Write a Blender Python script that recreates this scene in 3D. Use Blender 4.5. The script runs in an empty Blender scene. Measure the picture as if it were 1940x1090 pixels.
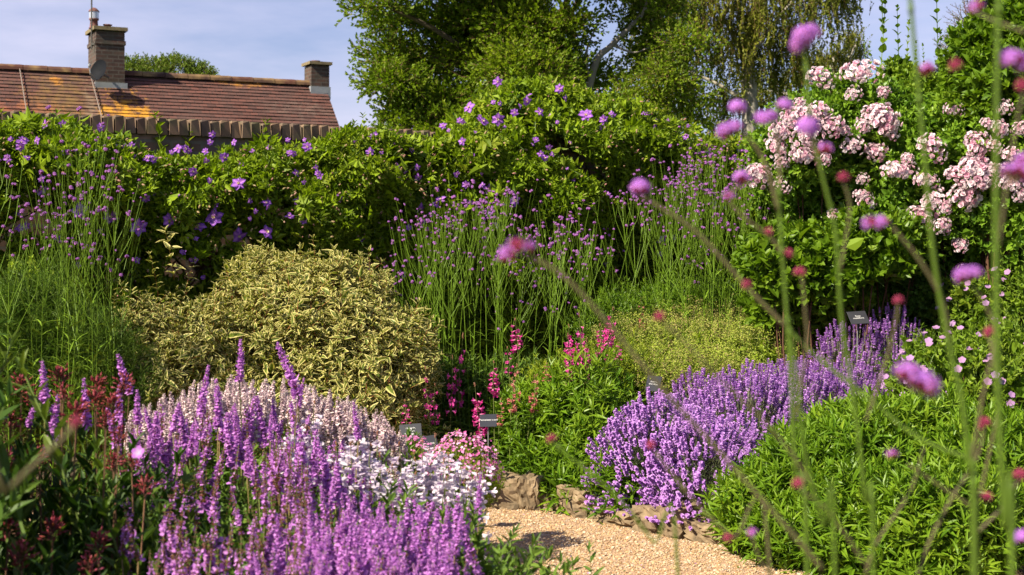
import bpy, math, random
import numpy as np
from mathutils import Vector, Matrix
R = math.radians
rs = np.random.RandomState(7)
random.seed(7)
sc = bpy.context.scene
COL = sc.collection

# ---------------------------------------------------------------- camera, sky, sun
F_PX, HZ, EYE = 2694.4, 470.0, 1.5
cam_d = bpy.data.cameras.new("camera"); cam = bpy.data.objects.new("camera", cam_d); COL.objects.link(cam)
cam.location = (0, 0, EYE); cam.rotation_euler = (R(90), 0, 0)
cam_d.lens = 50; cam_d.sensor_width = 36; cam_d.shift_y = -(545 - HZ) / 1940
cam_d.clip_start = 0.05; cam_d.clip_end = 2000
cam_d.dof.use_dof = True; cam_d.dof.focus_distance = 8.6; cam_d.dof.aperture_fstop = 5.8
sc.camera = cam
SUN_AZ = np.array([-0.80, -0.60]); SUN_EL = R(42)
sundir = Vector((SUN_AZ[0] * math.cos(SUN_EL), SUN_AZ[1] * math.cos(SUN_EL), math.sin(SUN_EL))).normalized()
sun_d = bpy.data.lights.new("sun", 'SUN'); sun = bpy.data.objects.new("sun", sun_d); COL.objects.link(sun)
sun_d.energy = 5.0; sun_d.angle = R(0.5); sun_d.color = (1.0, 0.91, 0.70)
sun.rotation_euler = sundir.to_track_quat('Z', 'Y').to_euler(); sun.location = (-20, -10, 20)
w = bpy.data.worlds.new("World"); sc.world = w; w.use_nodes = True
nt = w.node_tree; nt.nodes.clear()
out = nt.nodes.new('ShaderNodeOutputWorld'); bg = nt.nodes.new('ShaderNodeBackground')
sky = nt.nodes.new('ShaderNodeTexSky'); sky.sky_type = 'NISHITA'; sky.sun_disc = False
sky.sun_elevation = SUN_EL; sky.sun_rotation = math.atan2(sundir.x, sundir.y)
sky.air_density = 1.1; sky.dust_density = 0.6; sky.ozone_density = 3.2
tc = nt.nodes.new('ShaderNodeTexCoord'); mp = nt.nodes.new('ShaderNodeMapping')
mp.inputs['Scale'].default_value = (2.2, 2.2, 9.0); mp.inputs['Rotation'].default_value = (0, R(14), 0)
nz = nt.nodes.new('ShaderNodeTexNoise'); nz.inputs['Scale'].default_value = 1.6; nz.inputs['Detail'].default_value = 6; nz.inputs['Roughness'].default_value = .55
cr = nt.nodes.new('ShaderNodeValToRGB'); cr.color_ramp.elements[0].position = .40; cr.color_ramp.elements[1].position = .72
cr.color_ramp.elements[0].color = (0, 0, 0, 1); cr.color_ramp.elements[1].color = (.75, .75, .75, 1)
mx = nt.nodes.new('ShaderNodeMixRGB'); mx.inputs[2].default_value = (7.4, 7.2, 9.2, 1)
tint = nt.nodes.new('ShaderNodeMixRGB'); tint.blend_type = 'MULTIPLY'; tint.inputs[0].default_value = 1; tint.inputs[2].default_value = (.98, .90, 1.12, 1)
L = nt.links.new
L(tc.outputs['Generated'], mp.inputs[0]); L(mp.outputs[0], nz.inputs[0]); L(nz.outputs[0], cr.inputs[0])
L(sky.outputs[0], tint.inputs[1]); L(tint.outputs[0], mx.inputs[1]); L(cr.outputs[0], mx.inputs[0])
L(mx.outputs[0], bg.inputs[0]); L(bg.outputs[0], out.inputs[0]); bg.inputs[1].default_value = 0.05
sc.view_settings.view_transform = 'Standard'; sc.view_settings.look = 'None'
sc.view_settings.exposure = 1.22; sc.view_settings.gamma = 1.0
cy = sc.cycles
sc.render.engine = 'CYCLES'
cy.max_bounces = 4; cy.diffuse_bounces = 2; cy.glossy_bounces = 1; cy.transmission_bounces = 2; cy.transparent_max_bounces = 6
cy.caustics_reflective = False; cy.caustics_refractive = False
cy.use_adaptive_sampling = True; cy.adaptive_threshold = 0.02
cy.use_denoising = True

# ---------------------------------------------------------------- helpers
def P(px, py, Y):
    return Vector(((px - 970) / F_PX * Y, Y, EYE - (py - HZ) / F_PX * Y))
def XP(px, Y): return (px - 970) / F_PX * Y
def ZP(py, Y): return EYE - (py - HZ) / F_PX * Y

class T:
    """a small mesh template: verts, faces, material slot per face, k per vertex, uv none"""
    def __init__(s): s.v = []; s.f = []; s.m = []; s.k = []; s.r = []
    def leaf(s, M, L=1, w=.4, fold=.25, droop=.15, mi=0, r=0., notch=0, tipk=None):
        b = len(s.v)
        pts = [(0, 0, 0, 0), (-w / 2, .35 * L, fold * w - droop * .12 * L, 1), (0, .35 * L, -droop * .12 * L, 0), (w / 2, .35 * L, fold * w - droop * .12 * L, 1),
               (-w * .36, .7 * L, fold * w * .7 - droop * .5 * L, 1), (0, .7 * L, -droop * .5 * L, 0), (w * .36, .7 * L, fold * w * .7 - droop * .5 * L, 1), (0, L, -droop * L, 1)]
        for x, y, z, k in pts:
            s.v.append(M @ Vector((x, y, z))); s.k.append(k if tipk is None else (y / L)); s.r.append(r)
        for f in ((0, 2, 1), (0, 3, 2), (1, 2, 5, 4), (2, 3, 6, 5), (4, 5, 7), (5, 6, 7)):
            s.f.append(tuple(b + i for i in f)); s.m.append(mi)
    def leaf2(s, M, L=1, w=.4, fold=.2, mi=0, r=0.):
        b = len(s.v)
        for x, y, z, k in ((0, 0, 0, 0), (-w / 2, .45 * L, fold * w, 1), (w / 2, .45 * L, fold * w, 1), (0, L, -.1 * L, 1)):
            s.v.append(M @ Vector((x, y, z))); s.k.append(k); s.r.append(r)
        s.f += [(b, b + 3, b + 1), (b, b + 2, b + 3)]; s.m += [mi, mi]
    def quad(s, M, L, w, mi=0, r=0., k0=0, k1=1, neck=.3, curl=0.):
        b = len(s.v)
        for x, y, z, k in ((-w * neck, 0, 0, k0), (w * neck, 0, 0, k0), (w * .5, L * .7, curl * L * .4, (k0 + k1) / 2), (w * .22, L, curl * L, k1), (-w * .22, L, curl * L, k1), (-w * .5, L * .7, curl * L * .4, (k0 + k1) / 2)):
            s.v.append(M @ Vector((x, y, z))); s.k.append(k); s.r.append(r)
        s.f.append(tuple(b + i for i in range(6))); s.m.append(mi)
    def tube(s, pts, rads, n=4, mi=1, r=0., cap=True):
        b = len(s.v); N = len(pts); pts = [Vector(p) for p in pts]
        up = Vector((0.13, 0.27, 1)).normalized()
        for i, p in enumerate(pts):
            d = (pts[min(i + 1, N - 1)] - pts[max(i - 1, 0)])
            d = d.normalized() if d.length > 1e-9 else Vector((0, 0, 1))
            a = d.cross(Vector((1, .1, .05))); a = a.normalized() if a.length > .2 else d.cross(Vector((0, 1, 0))).normalized()
            c = d.cross(a); rr = rads[i] if hasattr(rads, '__len__') else rads
            for j in range(n):
                t = 2 * math.pi * j / n
                s.v.append(p + (a * math.cos(t) + c * math.sin(t)) * rr); s.k.append(i / max(1, N - 1)); s.r.append(r)
        for i in range(N - 1):
            for j in range(n):
                s.f.append((b + i * n + j, b + i * n + (j + 1) % n, b + (i + 1) * n + (j + 1) % n, b + (i + 1) * n + j)); s.m.append(mi)
        if cap:
            s.f.append(tuple(b + (N - 1) * n + j for j in range(n))); s.m.append(mi)
            s.f.append(tuple(b + j for j in reversed(range(n)))); s.m.append(mi)
    def blob(s, c, rx, rz=None, mi=0, r=0., n=6, M=None):
        rz = rz or rx; b = len(s.v); c = Vector(c); M = M or Matrix.Identity(3)
        s.v.append(c + M @ Vector((0, 0, -rz))); s.k.append(0); s.r.append(r)
        for a in (-.45, .45):
            for j in range(n):
                t = 2 * math.pi * (j + .5 * (a > 0)) / n
                s.v.append(c + M @ Vector((rx * .9 * math.cos(t), rx * .9 * math.sin(t), rz * a))); s.k.append(.5); s.r.append(r)
        s.v.append(c + M @ Vector((0, 0, rz))); s.k.append(1); s.r.append(r); e = len(s.v) - 1
        for j in range(n):
            j2 = (j + 1) % n
            s.f += [(b, b + 1 + j2, b + 1 + j), (b + 1 + j, b + 1 + j2, b + 1 + n + j), (b + 1 + j2, b + 1 + n + j2, b + 1 + n + j), (b + 1 + n + j, b + 1 + n + j2, e)]
            s.m += [mi] * 4
    def box(s, c, sx, sy, sz, mi=0, M=None, r=0., jit=0):
        b = len(s.v); c = Vector(c); M = M or Matrix.Identity(3)
        for x in (-1, 1):
            for y in (-1, 1):
                for z in (-1, 1):
                    s.v.append(c + M @ Vector((x * sx / 2 + random.uniform(-jit, jit), y * sy / 2 + random.uniform(-jit, jit), z * sz / 2 + random.uniform(-jit, jit)))); s.k.append(.5); s.r.append(r)
        for f in ((0, 1, 3, 2), (4, 6, 7, 5), (0, 4, 5, 1), (2, 3, 7, 6), (0, 2, 6, 4), (1, 5, 7, 3)):
            s.f.append(tuple(b + i for i in f)); s.m.append(mi)
    def add(s, o, M, r=None):
        b = len(s.v)
        s.v += [M @ v for v in o.v]; s.k += o.k; s.r += (o.r if r is None else [x + r for x in o.r]); s.m += o.m
        s.f += [tuple(b + i for i in f) for f in o.f]
    def fin(s):
        s.V = np.array([tuple(v) for v in s.v], dtype=np.float64).reshape(-1, 3); s.K = np.array(s.k, dtype=np.float32); s.RR = np.array(s.r, dtype=np.float32)
        s.LV = np.array([i for f in s.f for i in f], dtype=np.int64); s.LN = np.array([len(f) for f in s.f], dtype=np.int64); s.MI = np.array(s.m, dtype=np.int32)
        return s

def eu(rx=0, ry=0, rz=0, t=(0, 0, 0), s=1):
    return Matrix.Translation(t) @ Matrix.Rotation(rz, 4, 'Z') @ Matrix.Rotation(ry, 4, 'Y') @ Matrix.Rotation(rx, 4, 'X') @ Matrix.Scale(s, 4)

def nrm(a): return a / np.maximum(1e-9, np.linalg.norm(a, axis=-1, keepdims=True))
def frames(D, roll=None, scale=1.):
    """matrices whose local +Z goes along D"""
    D = nrm(np.asarray(D, float)); N = len(D)
    ref = np.tile([0., 0., 1.], (N, 1)); par = np.abs(D[:, 2]) > .95; ref[par] = [1, 0, 0]
    A = nrm(np.cross(ref, D)); B = np.cross(D, A)
    roll = rs.uniform(0, 2 * math.pi, N) if roll is None else np.broadcast_to(np.asarray(roll, float), (N,))
    c, s_ = np.cos(roll)[:, None], np.sin(roll)[:, None]
    X = A * c + B * s_; Yv = -A * s_ + B * c
    M = np.stack([X, Yv, D], axis=2)
    return M * np.broadcast_to(np.asarray(scale, float).reshape(-1, 1, 1), (N, 1, 1))

def mesh_from(name, groups, mats, smooth=False):
    """groups: list of (template, M(N,3,3), Tr(N,3), rnd(N))"""
    Vs, Ks, Rs, LVs, LNs, MIs = [], [], [], [], [], []; off = 0
    for t, M, Tr, rn in groups:
        N = len(Tr)
        if N == 0: continue
        n = len(t.V)
        V = np.einsum('nij,vj->nvi', M, t.V) + Tr[:, None, :]
        Vs.append(V.reshape(-1, 3)); Ks.append(np.tile(t.K, N))
        Rs.append((rn[:, None] + t.RR[None, :]).reshape(-1))
        LVs.append((t.LV[None, :] + (off + np.arange(N) * n)[:, None]).reshape(-1)); LNs.append(np.tile(t.LN, N)); MIs.append(np.tile(t.MI, N))
        off += N * n
    V = np.concatenate(Vs).astype(np.float32); K = np.concatenate(Ks); Rr = np.concatenate(Rs).astype(np.float32) % 1.0
    LV = np.concatenate(LVs).astype(np.int32); LN = np.concatenate(LNs).astype(np.int32); MI = np.concatenate(MIs)
    me = bpy.data.meshes.new(name)
    me.vertices.add(len(V)); me.vertices.foreach_set('co', V.ravel())
    me.loops.add(len(LV)); me.loops.foreach_set('vertex_index', LV)
    me.polygons.add(len(LN)); me.polygons.foreach_set('loop_start', np.concatenate([[0], np.cumsum(LN)[:-1]]).astype(np.int32))
    me.polygons.foreach_set('material_index', MI)
    me.polygons.foreach_set('use_smooth', np.full(len(LN), smooth))
    a = me.attributes.new('rnd', 'FLOAT', 'POINT'); a.data.foreach_set('value', Rr)
    a = me.attributes.new('k', 'FLOAT', 'POINT'); a.data.foreach_set('value', K.astype(np.float32))
    for m in mats: me.materials.append(m)
    me.update(calc_edges=True)
    return me
def scat(name, temps, D, Tr, mats, parent=None, scale=1., roll=None, rnd=None, origin=(0, 0, 0), smooth=False, sink=0.):
    Tr = np.asarray(Tr, float) - np.array(origin); N = len(Tr)
    if sink: Tr = Tr - nrm(np.asarray(D, float)) * (sink * temps[0].V[:, 2].max() * np.broadcast_to(scale, (N,)))[:, None]
    M = frames(D, roll, scale); idx = rs.randint(0, len(temps), N)
    rnd = rs.rand(N) if rnd is None else rnd
    me = mesh_from(name, [(t, M[idx == i], Tr[idx == i], rnd[idx == i]) for i, t in enumerate(temps)], mats, smooth)
    return link(name, me, parent)
def tmesh(name, t, mats, smooth=False):
    t.fin(); return mesh_from(name, [(t, np.eye(3)[None], np.zeros((1, 3)), np.zeros(1))], mats, smooth)
def link(name, me, parent=None, loc=None):
    o = bpy.data.objects.new(name, me); COL.objects.link(o)
    if parent: o.parent = parent
    if loc is not None: o.location = loc
    return o
def single(name, t, mats, parent=None, smooth=False, loc=None):
    return link(name, tmesh(name, t, mats, smooth), parent, loc)
def tag(o, label, cat, group=None, kind=None):
    if label: o['label'] = label
    if cat: o['category'] = cat
    if group: o['group'] = group
    if kind: o['kind'] = kind
    return o
def thing(name, loc, label, cat, group=None):
    o = bpy.data.objects.new(name, None); COL.objects.link(o); o.location = loc
    o.empty_display_size = .1
    return tag(o, label, cat, group)
def struct(o): o['kind'] = 'structure'; return o
def wob(x, y, z=0, s=1.0, ph=0):
    return (np.sin(x * 1.7 * s + 1.3 * ph + 2 * np.sin(y * .9 * s + ph)) + np.sin(y * 2.3 * s + 2.1 + ph * 2 + 1.5 * np.sin(x * 1.3 * s)) + np.sin((x + y) * 3.9 * s + z * 3.1 + ph) * .6 + np.sin((x - y * 1.3) * 6.1 * s + z * 5 + ph * 3) * .4) / 3.0

# ---------------------------------------------------------------- materials
def newmat(name):
    m = bpy.data.materials.new(name); m.use_nodes = True; nt = m.node_tree
    b = nt.nodes['Principled BSDF']; o = nt.nodes['Material Output']; return m, nt, b, o
def ramp(nt, cols, pos=None):
    r = nt.nodes.new('ShaderNodeValToRGB'); e = r.color_ramp.elements
    while len(e) < len(cols): e.new(.5)
    for i, c in enumerate(cols):
        e[i].position = (i / (len(cols) - 1)) if pos is None else pos[i]; e[i].color = (*c, 1)
    return r
def attr(nt, n):
    a = nt.nodes.new('ShaderNodeAttribute'); a.attribute_name = n; return a
def leafmat(name, cols, tr=.3, rough=.5, edge=None, epos=(.45, .6), spec=.18, trcol=None, patch=0, patchcol=None):
    m, nt, b, o = newmat(name); L = nt.links.new
    r = ramp(nt, cols); L(attr(nt, 'rnd').outputs['Fac'], r.inputs[0]); col = r.outputs[0]
    if edge:
        kr = nt.nodes.new('ShaderNodeMapRange'); kr.inputs[1].default_value, kr.inputs[2].default_value = epos
        n = nt.nodes.new('ShaderNodeTexNoise'); n.inputs['Scale'].default_value = 90
        ad = nt.nodes.new('ShaderNodeMath'); ad.operation = 'MULTIPLY_ADD'; ad.inputs[1].default_value = .35; ad.inputs[2].default_value = -.17
        L(n.outputs[0], ad.inputs[0]); ad2 = nt.nodes.new('ShaderNodeMath'); L(attr(nt, 'k').outputs['Fac'], ad2.inputs[0]); L(ad.outputs[0], ad2.inputs[1])
        L(ad2.outputs[0], kr.inputs[0])
        mxx = nt.nodes.new('ShaderNodeMixRGB'); mxx.inputs[2].default_value = (*edge, 1); L(kr.outputs[0], mxx.inputs[0]); L(col, mxx.inputs[1]); col = mxx.outputs[0]
    if patch:
        n = nt.nodes.new('ShaderNodeTexNoise'); n.inputs['Scale'].default_value = patch; n.inputs['Detail'].default_value = 3
        tcn = nt.nodes.new('ShaderNodeTexCoord'); L(tcn.outputs['Object'], n.inputs[0])
        pr = nt.nodes.new('ShaderNodeMapRange'); pr.inputs[1].default_value = .45; pr.inputs[2].default_value = .65; L(n.outputs[0], pr.inputs[0])
        mxx = nt.nodes.new('ShaderNodeMixRGB'); mxx.inputs[2].default_value = (*patchcol, 1); L(pr.outputs[0], mxx.inputs[0]); L(col, mxx.inputs[1]); col = mxx.outputs[0]
    L(col, b.inputs['Base Color']); b.inputs['Roughness'].default_value = rough; b.inputs['Specular IOR Level'].default_value = spec
    if tr > 0:
        t = nt.nodes.new('ShaderNodeBsdfTranslucent'); ms = nt.nodes.new('ShaderNodeMixShader'); ms.inputs[0].default_value = tr
        tm = nt.nodes.new('ShaderNodeMixRGB'); tm.blend_type = 'MULTIPLY'; tm.inputs[0].default_value = 1; tm.inputs[2].default_value = (*(trcol or (1.5, 1.6, .7)), 1)
        L(col, tm.inputs[1]); L(tm.outputs[0], t.inputs[0]); L(b.outputs[0], ms.inputs[1]); L(t.outputs[0], ms.inputs[2]); L(ms.outputs[0], o.inputs[0])
    return m
def petal(name, cols, tr=.3, kcol=None, kpos=(.0, .4), rough=.6):
    """kcol: colour at petal base"""
    m = leafmat(name, cols, tr=tr, rough=rough, spec=.2, trcol=(1.15, 1.1, 1.15))
    if kcol:
        nt = m.node_tree; L = nt.links.new; b = nt.nodes['Principled BSDF']; src = b.inputs['Base Color'].links[0].from_socket
        kr = nt.nodes.new('ShaderNodeMapRange'); kr.inputs[1].default_value, kr.inputs[2].default_value = kpos; L(attr(nt, 'k').outputs['Fac'], kr.inputs[0])
        mxx = nt.nodes.new('ShaderNodeMixRGB'); mxx.inputs[1].default_value = (*kcol, 1); L(kr.outputs[0], mxx.inputs[0]); L(src, mxx.inputs[2])
        for l in list(src.links):
            if l.to_node != mxx: ts = l.to_socket; nt.links.remove(l); L(mxx.outputs[0], ts)
    return m
def plain(name, c, rough=.8, noise=None, metal=0, bump=0, nscale=8):
    m, nt, b, o = newmat(name); L = nt.links.new
    b.inputs['Roughness'].default_value = rough; b.inputs['Metallic'].default_value = metal; b.inputs['Base Color'].default_value = (*c, 1)
    tcn = nt.nodes.new('ShaderNodeTexCoord')
    n = nt.nodes.new('ShaderNodeTexNoise'); n.inputs['Scale'].default_value = nscale; n.inputs['Detail'].default_value = 8; n.inputs['Roughness'].default_value = .65; L(tcn.outputs['Object'], n.inputs[0])
    if noise:
        r = ramp(nt, [c, noise], (.35, .65)); L(n.outputs[0], r.inputs[0]); L(r.outputs[0], b.inputs['Base Color'])
    if bump:
        bp = nt.nodes.new('ShaderNodeBump'); bp.inputs[0].default_value = bump; bp.inputs[1].default_value = .02; L(n.outputs[0], bp.inputs[2]); L(bp.outputs[0], b.inputs['Normal'])
    return m
def brickmat(name, c1, c2, mortar, bw=.22, rh=.075, ms=.01, rough=.85, weather=None, ws=1.5, squash=1):
    m, nt, b, o = newmat(name); L = nt.links.new
    uv = nt.nodes.new('ShaderNodeUVMap'); uv.uv_map = 'uv'
    br = nt.nodes.new('ShaderNodeTexBrick'); br.inputs['Scale'].default_value = 1; br.inputs['Brick Width'].default_value = bw; br.inputs['Row Height'].default_value = rh
    br.inputs['Mortar Size'].default_value = ms; br.inputs['Mortar Smooth'].default_value = .3; br.inputs['Bias'].default_value = 0
    br.inputs['Color1'].default_value = (*c1, 1); br.inputs['Color2'].default_value = (*c2, 1); br.inputs['Mortar'].default_value = (*mortar, 1)
    L(uv.outputs[0], br.inputs[0]); col = br.outputs[0]
    n = nt.nodes.new('ShaderNodeTexNoise'); n.inputs['Scale'].default_value = 14; n.inputs['Detail'].default_value = 8; L(uv.outputs[0], n.inputs[0])
    mm = nt.nodes.new('ShaderNodeMixRGB'); mm.blend_type = 'OVERLAY'; mm.inputs[0].default_value = .7; L(col, mm.inputs[1]); L(n.outputs[0], mm.inputs[2]); col = mm.outputs[0]
    if weather:
        n2 = nt.nodes.new('ShaderNodeTexNoise'); n2.inputs['Scale'].default_value = ws; n2.inputs['Detail'].default_value = 7; n2.inputs['Roughness'].default_value = .6; L(uv.outputs[0], n2.inputs[0])
        mr = nt.nodes.new('ShaderNodeMapRange'); mr.inputs[1].default_value = .5; mr.inputs[2].default_value = .68; L(n2.outputs[0], mr.inputs[0])
        m2 = nt.nodes.new('ShaderNodeMixRGB'); m2.inputs[2].default_value = (*weather, 1); L(mr.outputs[0], m2.inputs[0]); L(col, m2.inputs[1]); col = m2.outputs[0]
    L(col, b.inputs['Base Color']); b.inputs['Roughness'].default_value = rough
    bp = nt.nodes.new('ShaderNodeBump'); bp.inputs[0].default_value = .8; bp.inputs[1].default_value = .012
    ad = nt.nodes.new('ShaderNodeMath'); ad.operation = 'MULTIPLY_ADD'; ad.inputs[1].default_value = -1; L(br.outputs['Fac'], ad.inputs[0]); L(n.outputs[0], ad.inputs[2])
    L(ad.outputs[0], bp.inputs[2]); L(bp.outputs[0], b.inputs['Normal'])
    return m
# ================================================================ SETTING
def quadmesh(name, quads, mats, uvs=None, mis=None, parent=None, origin=(0, 0, 0)):
    me = bpy.data.meshes.new(name); V = []; Fc = []
    for q in quads:
        b = len(V); V += [tuple(Vector(p) - Vector(origin)) for p in q]; Fc.append(tuple(range(b, b + len(q))))
    me.from_pydata(V, [], Fc)
    for m in mats: me.materials.append(m)
    if mis:
        for p, i in zip(me.polygons, mis): p.material_index = i
    if uvs:
        u = me.uv_layers.new(name='uv'); i = 0
        for q in uvs:
            for c in q: u.data[i].uv = c; i += 1
    return link(name, me, parent)
def sheet(name, x0, x1, y0, y1, nx, ny, zf, mat):
    xs = np.linspace(x0, x1, nx + 1); ys = np.linspace(y0, y1, ny + 1); X, Yg = np.meshgrid(xs, ys)
    Z = zf(X, Yg); V = np.stack([X, Yg, Z], -1).reshape(-1, 3)
    i = np.arange(ny)[:, None] * (nx + 1) + np.arange(nx)[None, :]
    Q = np.stack([i, i + 1, i + nx + 2, i + nx + 1], -1).reshape(-1, 4)
    me = bpy.data.meshes.new(name); me.from_pydata(V.tolist(), [], Q.tolist()); me.polygons.foreach_set('use_smooth', np.full(len(Q), True)); me.materials.append(mat)
    return link(name, me)

grass_m = plain('grass_green', (.05, .09, .02), .9, (.09, .13, .03), bump=.5, nscale=3)
struct(sheet('ground', -600, 600, -100, 1100, 2, 2, lambda x, y: x * 0 - .02, grass_m))

# gravel path, in front of the stones
gm, gnt, gb, go = newmat('gravel')
Lg = gnt.links.new; tcg = gnt.nodes.new('ShaderNodeTexCoord')
vo = gnt.nodes.new('ShaderNodeTexVoronoi'); vo.inputs['Scale'].default_value = 110; Lg(tcg.outputs['Object'], vo.inputs[0])
sx = gnt.nodes.new('ShaderNodeSeparateColor'); Lg(vo.outputs['Color'], sx.inputs[0])
rg = ramp(gnt, [(.20, .11, .06), (.33, .20, .12), (.42, .28, .18), (.28, .16, .09), (.46, .34, .24)]); Lg(sx.outputs[0], rg.inputs[0]); Lg(rg.outputs[0], gb.inputs['Base Color'])
bpg = gnt.nodes.new('ShaderNodeBump'); bpg.inputs[0].default_value = 1; bpg.inputs[1].default_value = .006; bpg.invert = True; Lg(vo.outputs['Distance'], bpg.inputs[2]); Lg(bpg.outputs[0], gb.inputs['Normal']); gb.inputs['Roughness'].default_value = .85
struct(sheet('path', -7, 9, .2, 8.6, 80, 42, lambda x, y: wob(x, y, 0, 1.1) * .008, gm))
# pebbles
pebm = leafmat('pebble_stone', [(.24, .14, .065), (.42, .28, .15), (.36, .23, .12), (.50, .38, .25), (.30, .17, .08), (.46, .31, .17), (.38, .30, .22), (.58,.48,.36)], tr=0, rough=.75, spec=.3)
pts = []
for i in range(3):
    t = T(); t.blob((0, 0, 0), 1, .55, n=5)
    t.v = [Vector((v.x * random.uniform(.7, 1.3), v.y * random.uniform(.7, 1.2), v.z * random.uniform(.8, 1.2))) for v in t.v]; pts.append(t.fin())
N = 75000
py_ = rs.uniform(4.2, 8.35, N); px_ = rs.uniform(-.75, 2.1, N)
D = np.stack([rs.normal(0, .35, N), rs.normal(0, .35, N), np.ones(N)], 1)
pb = scat('pebbles', pts, D, np.stack([px_, py_, .002 + wob(px_, py_, 0, 1.1) * .008], 1), [pebm], scale=rs.uniform(.003, .0062, N) * (1 + .9 * (rs.rand(N) < .12)))
tag(pb, 'buff and pinkish pea gravel covering the garden path', 'gravel', kind='stuff')

# scattered bits on the path
t = T(); t.quad(Matrix.Identity(4), 1, .8, neck=.3, curl=.3); t.fin(); N = 260
X = rs.uniform(-.6, 1.6, N); Yy = np.minimum(8.3 - .9 * np.maximum(0, X), 8.3) - rs.rand(N) ** 2 * 2.2
o = scat('fallen_petals', [t], np.stack([rs.normal(0, .3, N), rs.normal(0, .3, N), np.ones(N)], 1), np.stack([X, Yy, np.full(N, .016)], 1), [leafmat('fallen_petal', [(.30, .12, .40), (.14, .18, .03), (.28, .18, .08), (.45, .3, .4)], tr=.1)], scale=rs.uniform(.006, .016, N))
tag(o, 'fallen purple petals and leaf scraps lying on the gravel', 'petals', kind='stuff')

# beds
soil_m = plain('soil', (.040, .024, .013), .95, (.085, .052, .028), bump=1, nscale=30)
EDGE = [(-7.5, 5.7), (-3, 7.95), (-1.1, 8.42), (-.4, 8.38), (.0, 8.3), (.3, 8.2), (.52, 7.98), (.78, 7.62), (1.05, 7.32), (1.35, 6.95), (1.62, 6.6), (1.95, 6.2), (2.3, 5.7), (2.6, 5.1), (2.8, 4.2), (2.9, 3.2)]
def edge_y(x):
    return np.interp(x, [e[0] for e in EDGE], [e[1] for e in EDGE])
def bed(name, outline, z, mat):
    me = bpy.data.meshes.new(name); n = len(outline)
    V = [(x, y, z) for x, y in outline] + [(x, y, -.05) for x, y in outline]
    me.from_pydata(V, [], [tuple(range(n))] + [(i, i + n, (i + 1) % n + n, (i + 1) % n) for i in range(n)]); me.materials.append(mat); return struct(link(name, me))
bed('soil', [(x, y + .12) if x < 2.2 else (x + .1, y + .05) for x, y in EDGE] + [(12, 3.2), (12, 18.6), (-7.5, 6.9)], .12, soil_m)
bed('soil_bed', [(-6, 1.6), (-.25, 1.6), (-.12, 3), (-.15, 5.5), (-.4, 6.3), (-.9, 7.0), (-2.8, 6.3), (-6, 4.7)], .10, soil_m)
bed('soil_bed', [(.0, .5), (1.7, .5), (1.7, 2.6), (.1, 2.6)], .10, soil_m)

# crumbs of soil and dead leaf litter in the visible bed gap
lit = leafmat('leaf_litter', [(.05, .03, .018), (.10, .06, .035), (.2, .12, .06), (.07, .05, .03)], tr=0, rough=.9)
t = T(); t.blob((0, 0, 0), 1, .6, n=4); t.fin(); t2 = T(); t2.leaf2(Matrix.Identity(4), 2.4, 1.2, .3); t2.fin()
N = 9000; X = rs.uniform(-2.2, 2.4, N); Yy = edge_y(X) + .15 + rs.uniform(0, 1.6, N)
o = scat('leaf_litter', [t, t, t2], np.stack([rs.normal(0, .8, N), rs.normal(0, .8, N), np.ones(N)], 1), np.stack([X, Yy, np.full(N, .124)], 1), [lit], scale=rs.uniform(.004, .014, N))
tag(o, 'dark soil crumbs and dead leaf litter lying in the bed behind the stones', 'leaf litter', kind='stuff')

# edging stones
def stonemat():
    m, nt, b, o = newmat('sandstone'); L = nt.links.new; tcn = nt.nodes.new('ShaderNodeTexCoord')
    n = nt.nodes.new('ShaderNodeTexNoise'); n.inputs['Scale'].default_value = 9; n.inputs['Detail'].default_value = 9; n.inputs['Roughness'].default_value = .68; L(tcn.outputs['Object'], n.inputs[0])
    r = ramp(nt, [(.04, .03, .018), (.13, .09, .05), (.22, .155, .09), (.32, .25, .16)], (.28, .42, .58, .75)); L(n.outputs[0], r.inputs[0]); L(r.outputs[0], b.inputs['Base Color']); b.inputs['Roughness'].default_value = .9
    n2 = nt.nodes.new('ShaderNodeTexNoise'); n2.inputs['Scale'].default_value = 26; n2.inputs['Detail'].default_value = 10; L(tcn.outputs['Object'], n2.inputs[0])
    bp = nt.nodes.new('ShaderNodeBump'); bp.inputs[0].default_value = .9; bp.inputs[1].default_value = .02; L(n2.outputs[0], bp.inputs[2]); L(bp.outputs[0], b.inputs['Normal']); return m
stone_m = stonemat()
import bmesh
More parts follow.
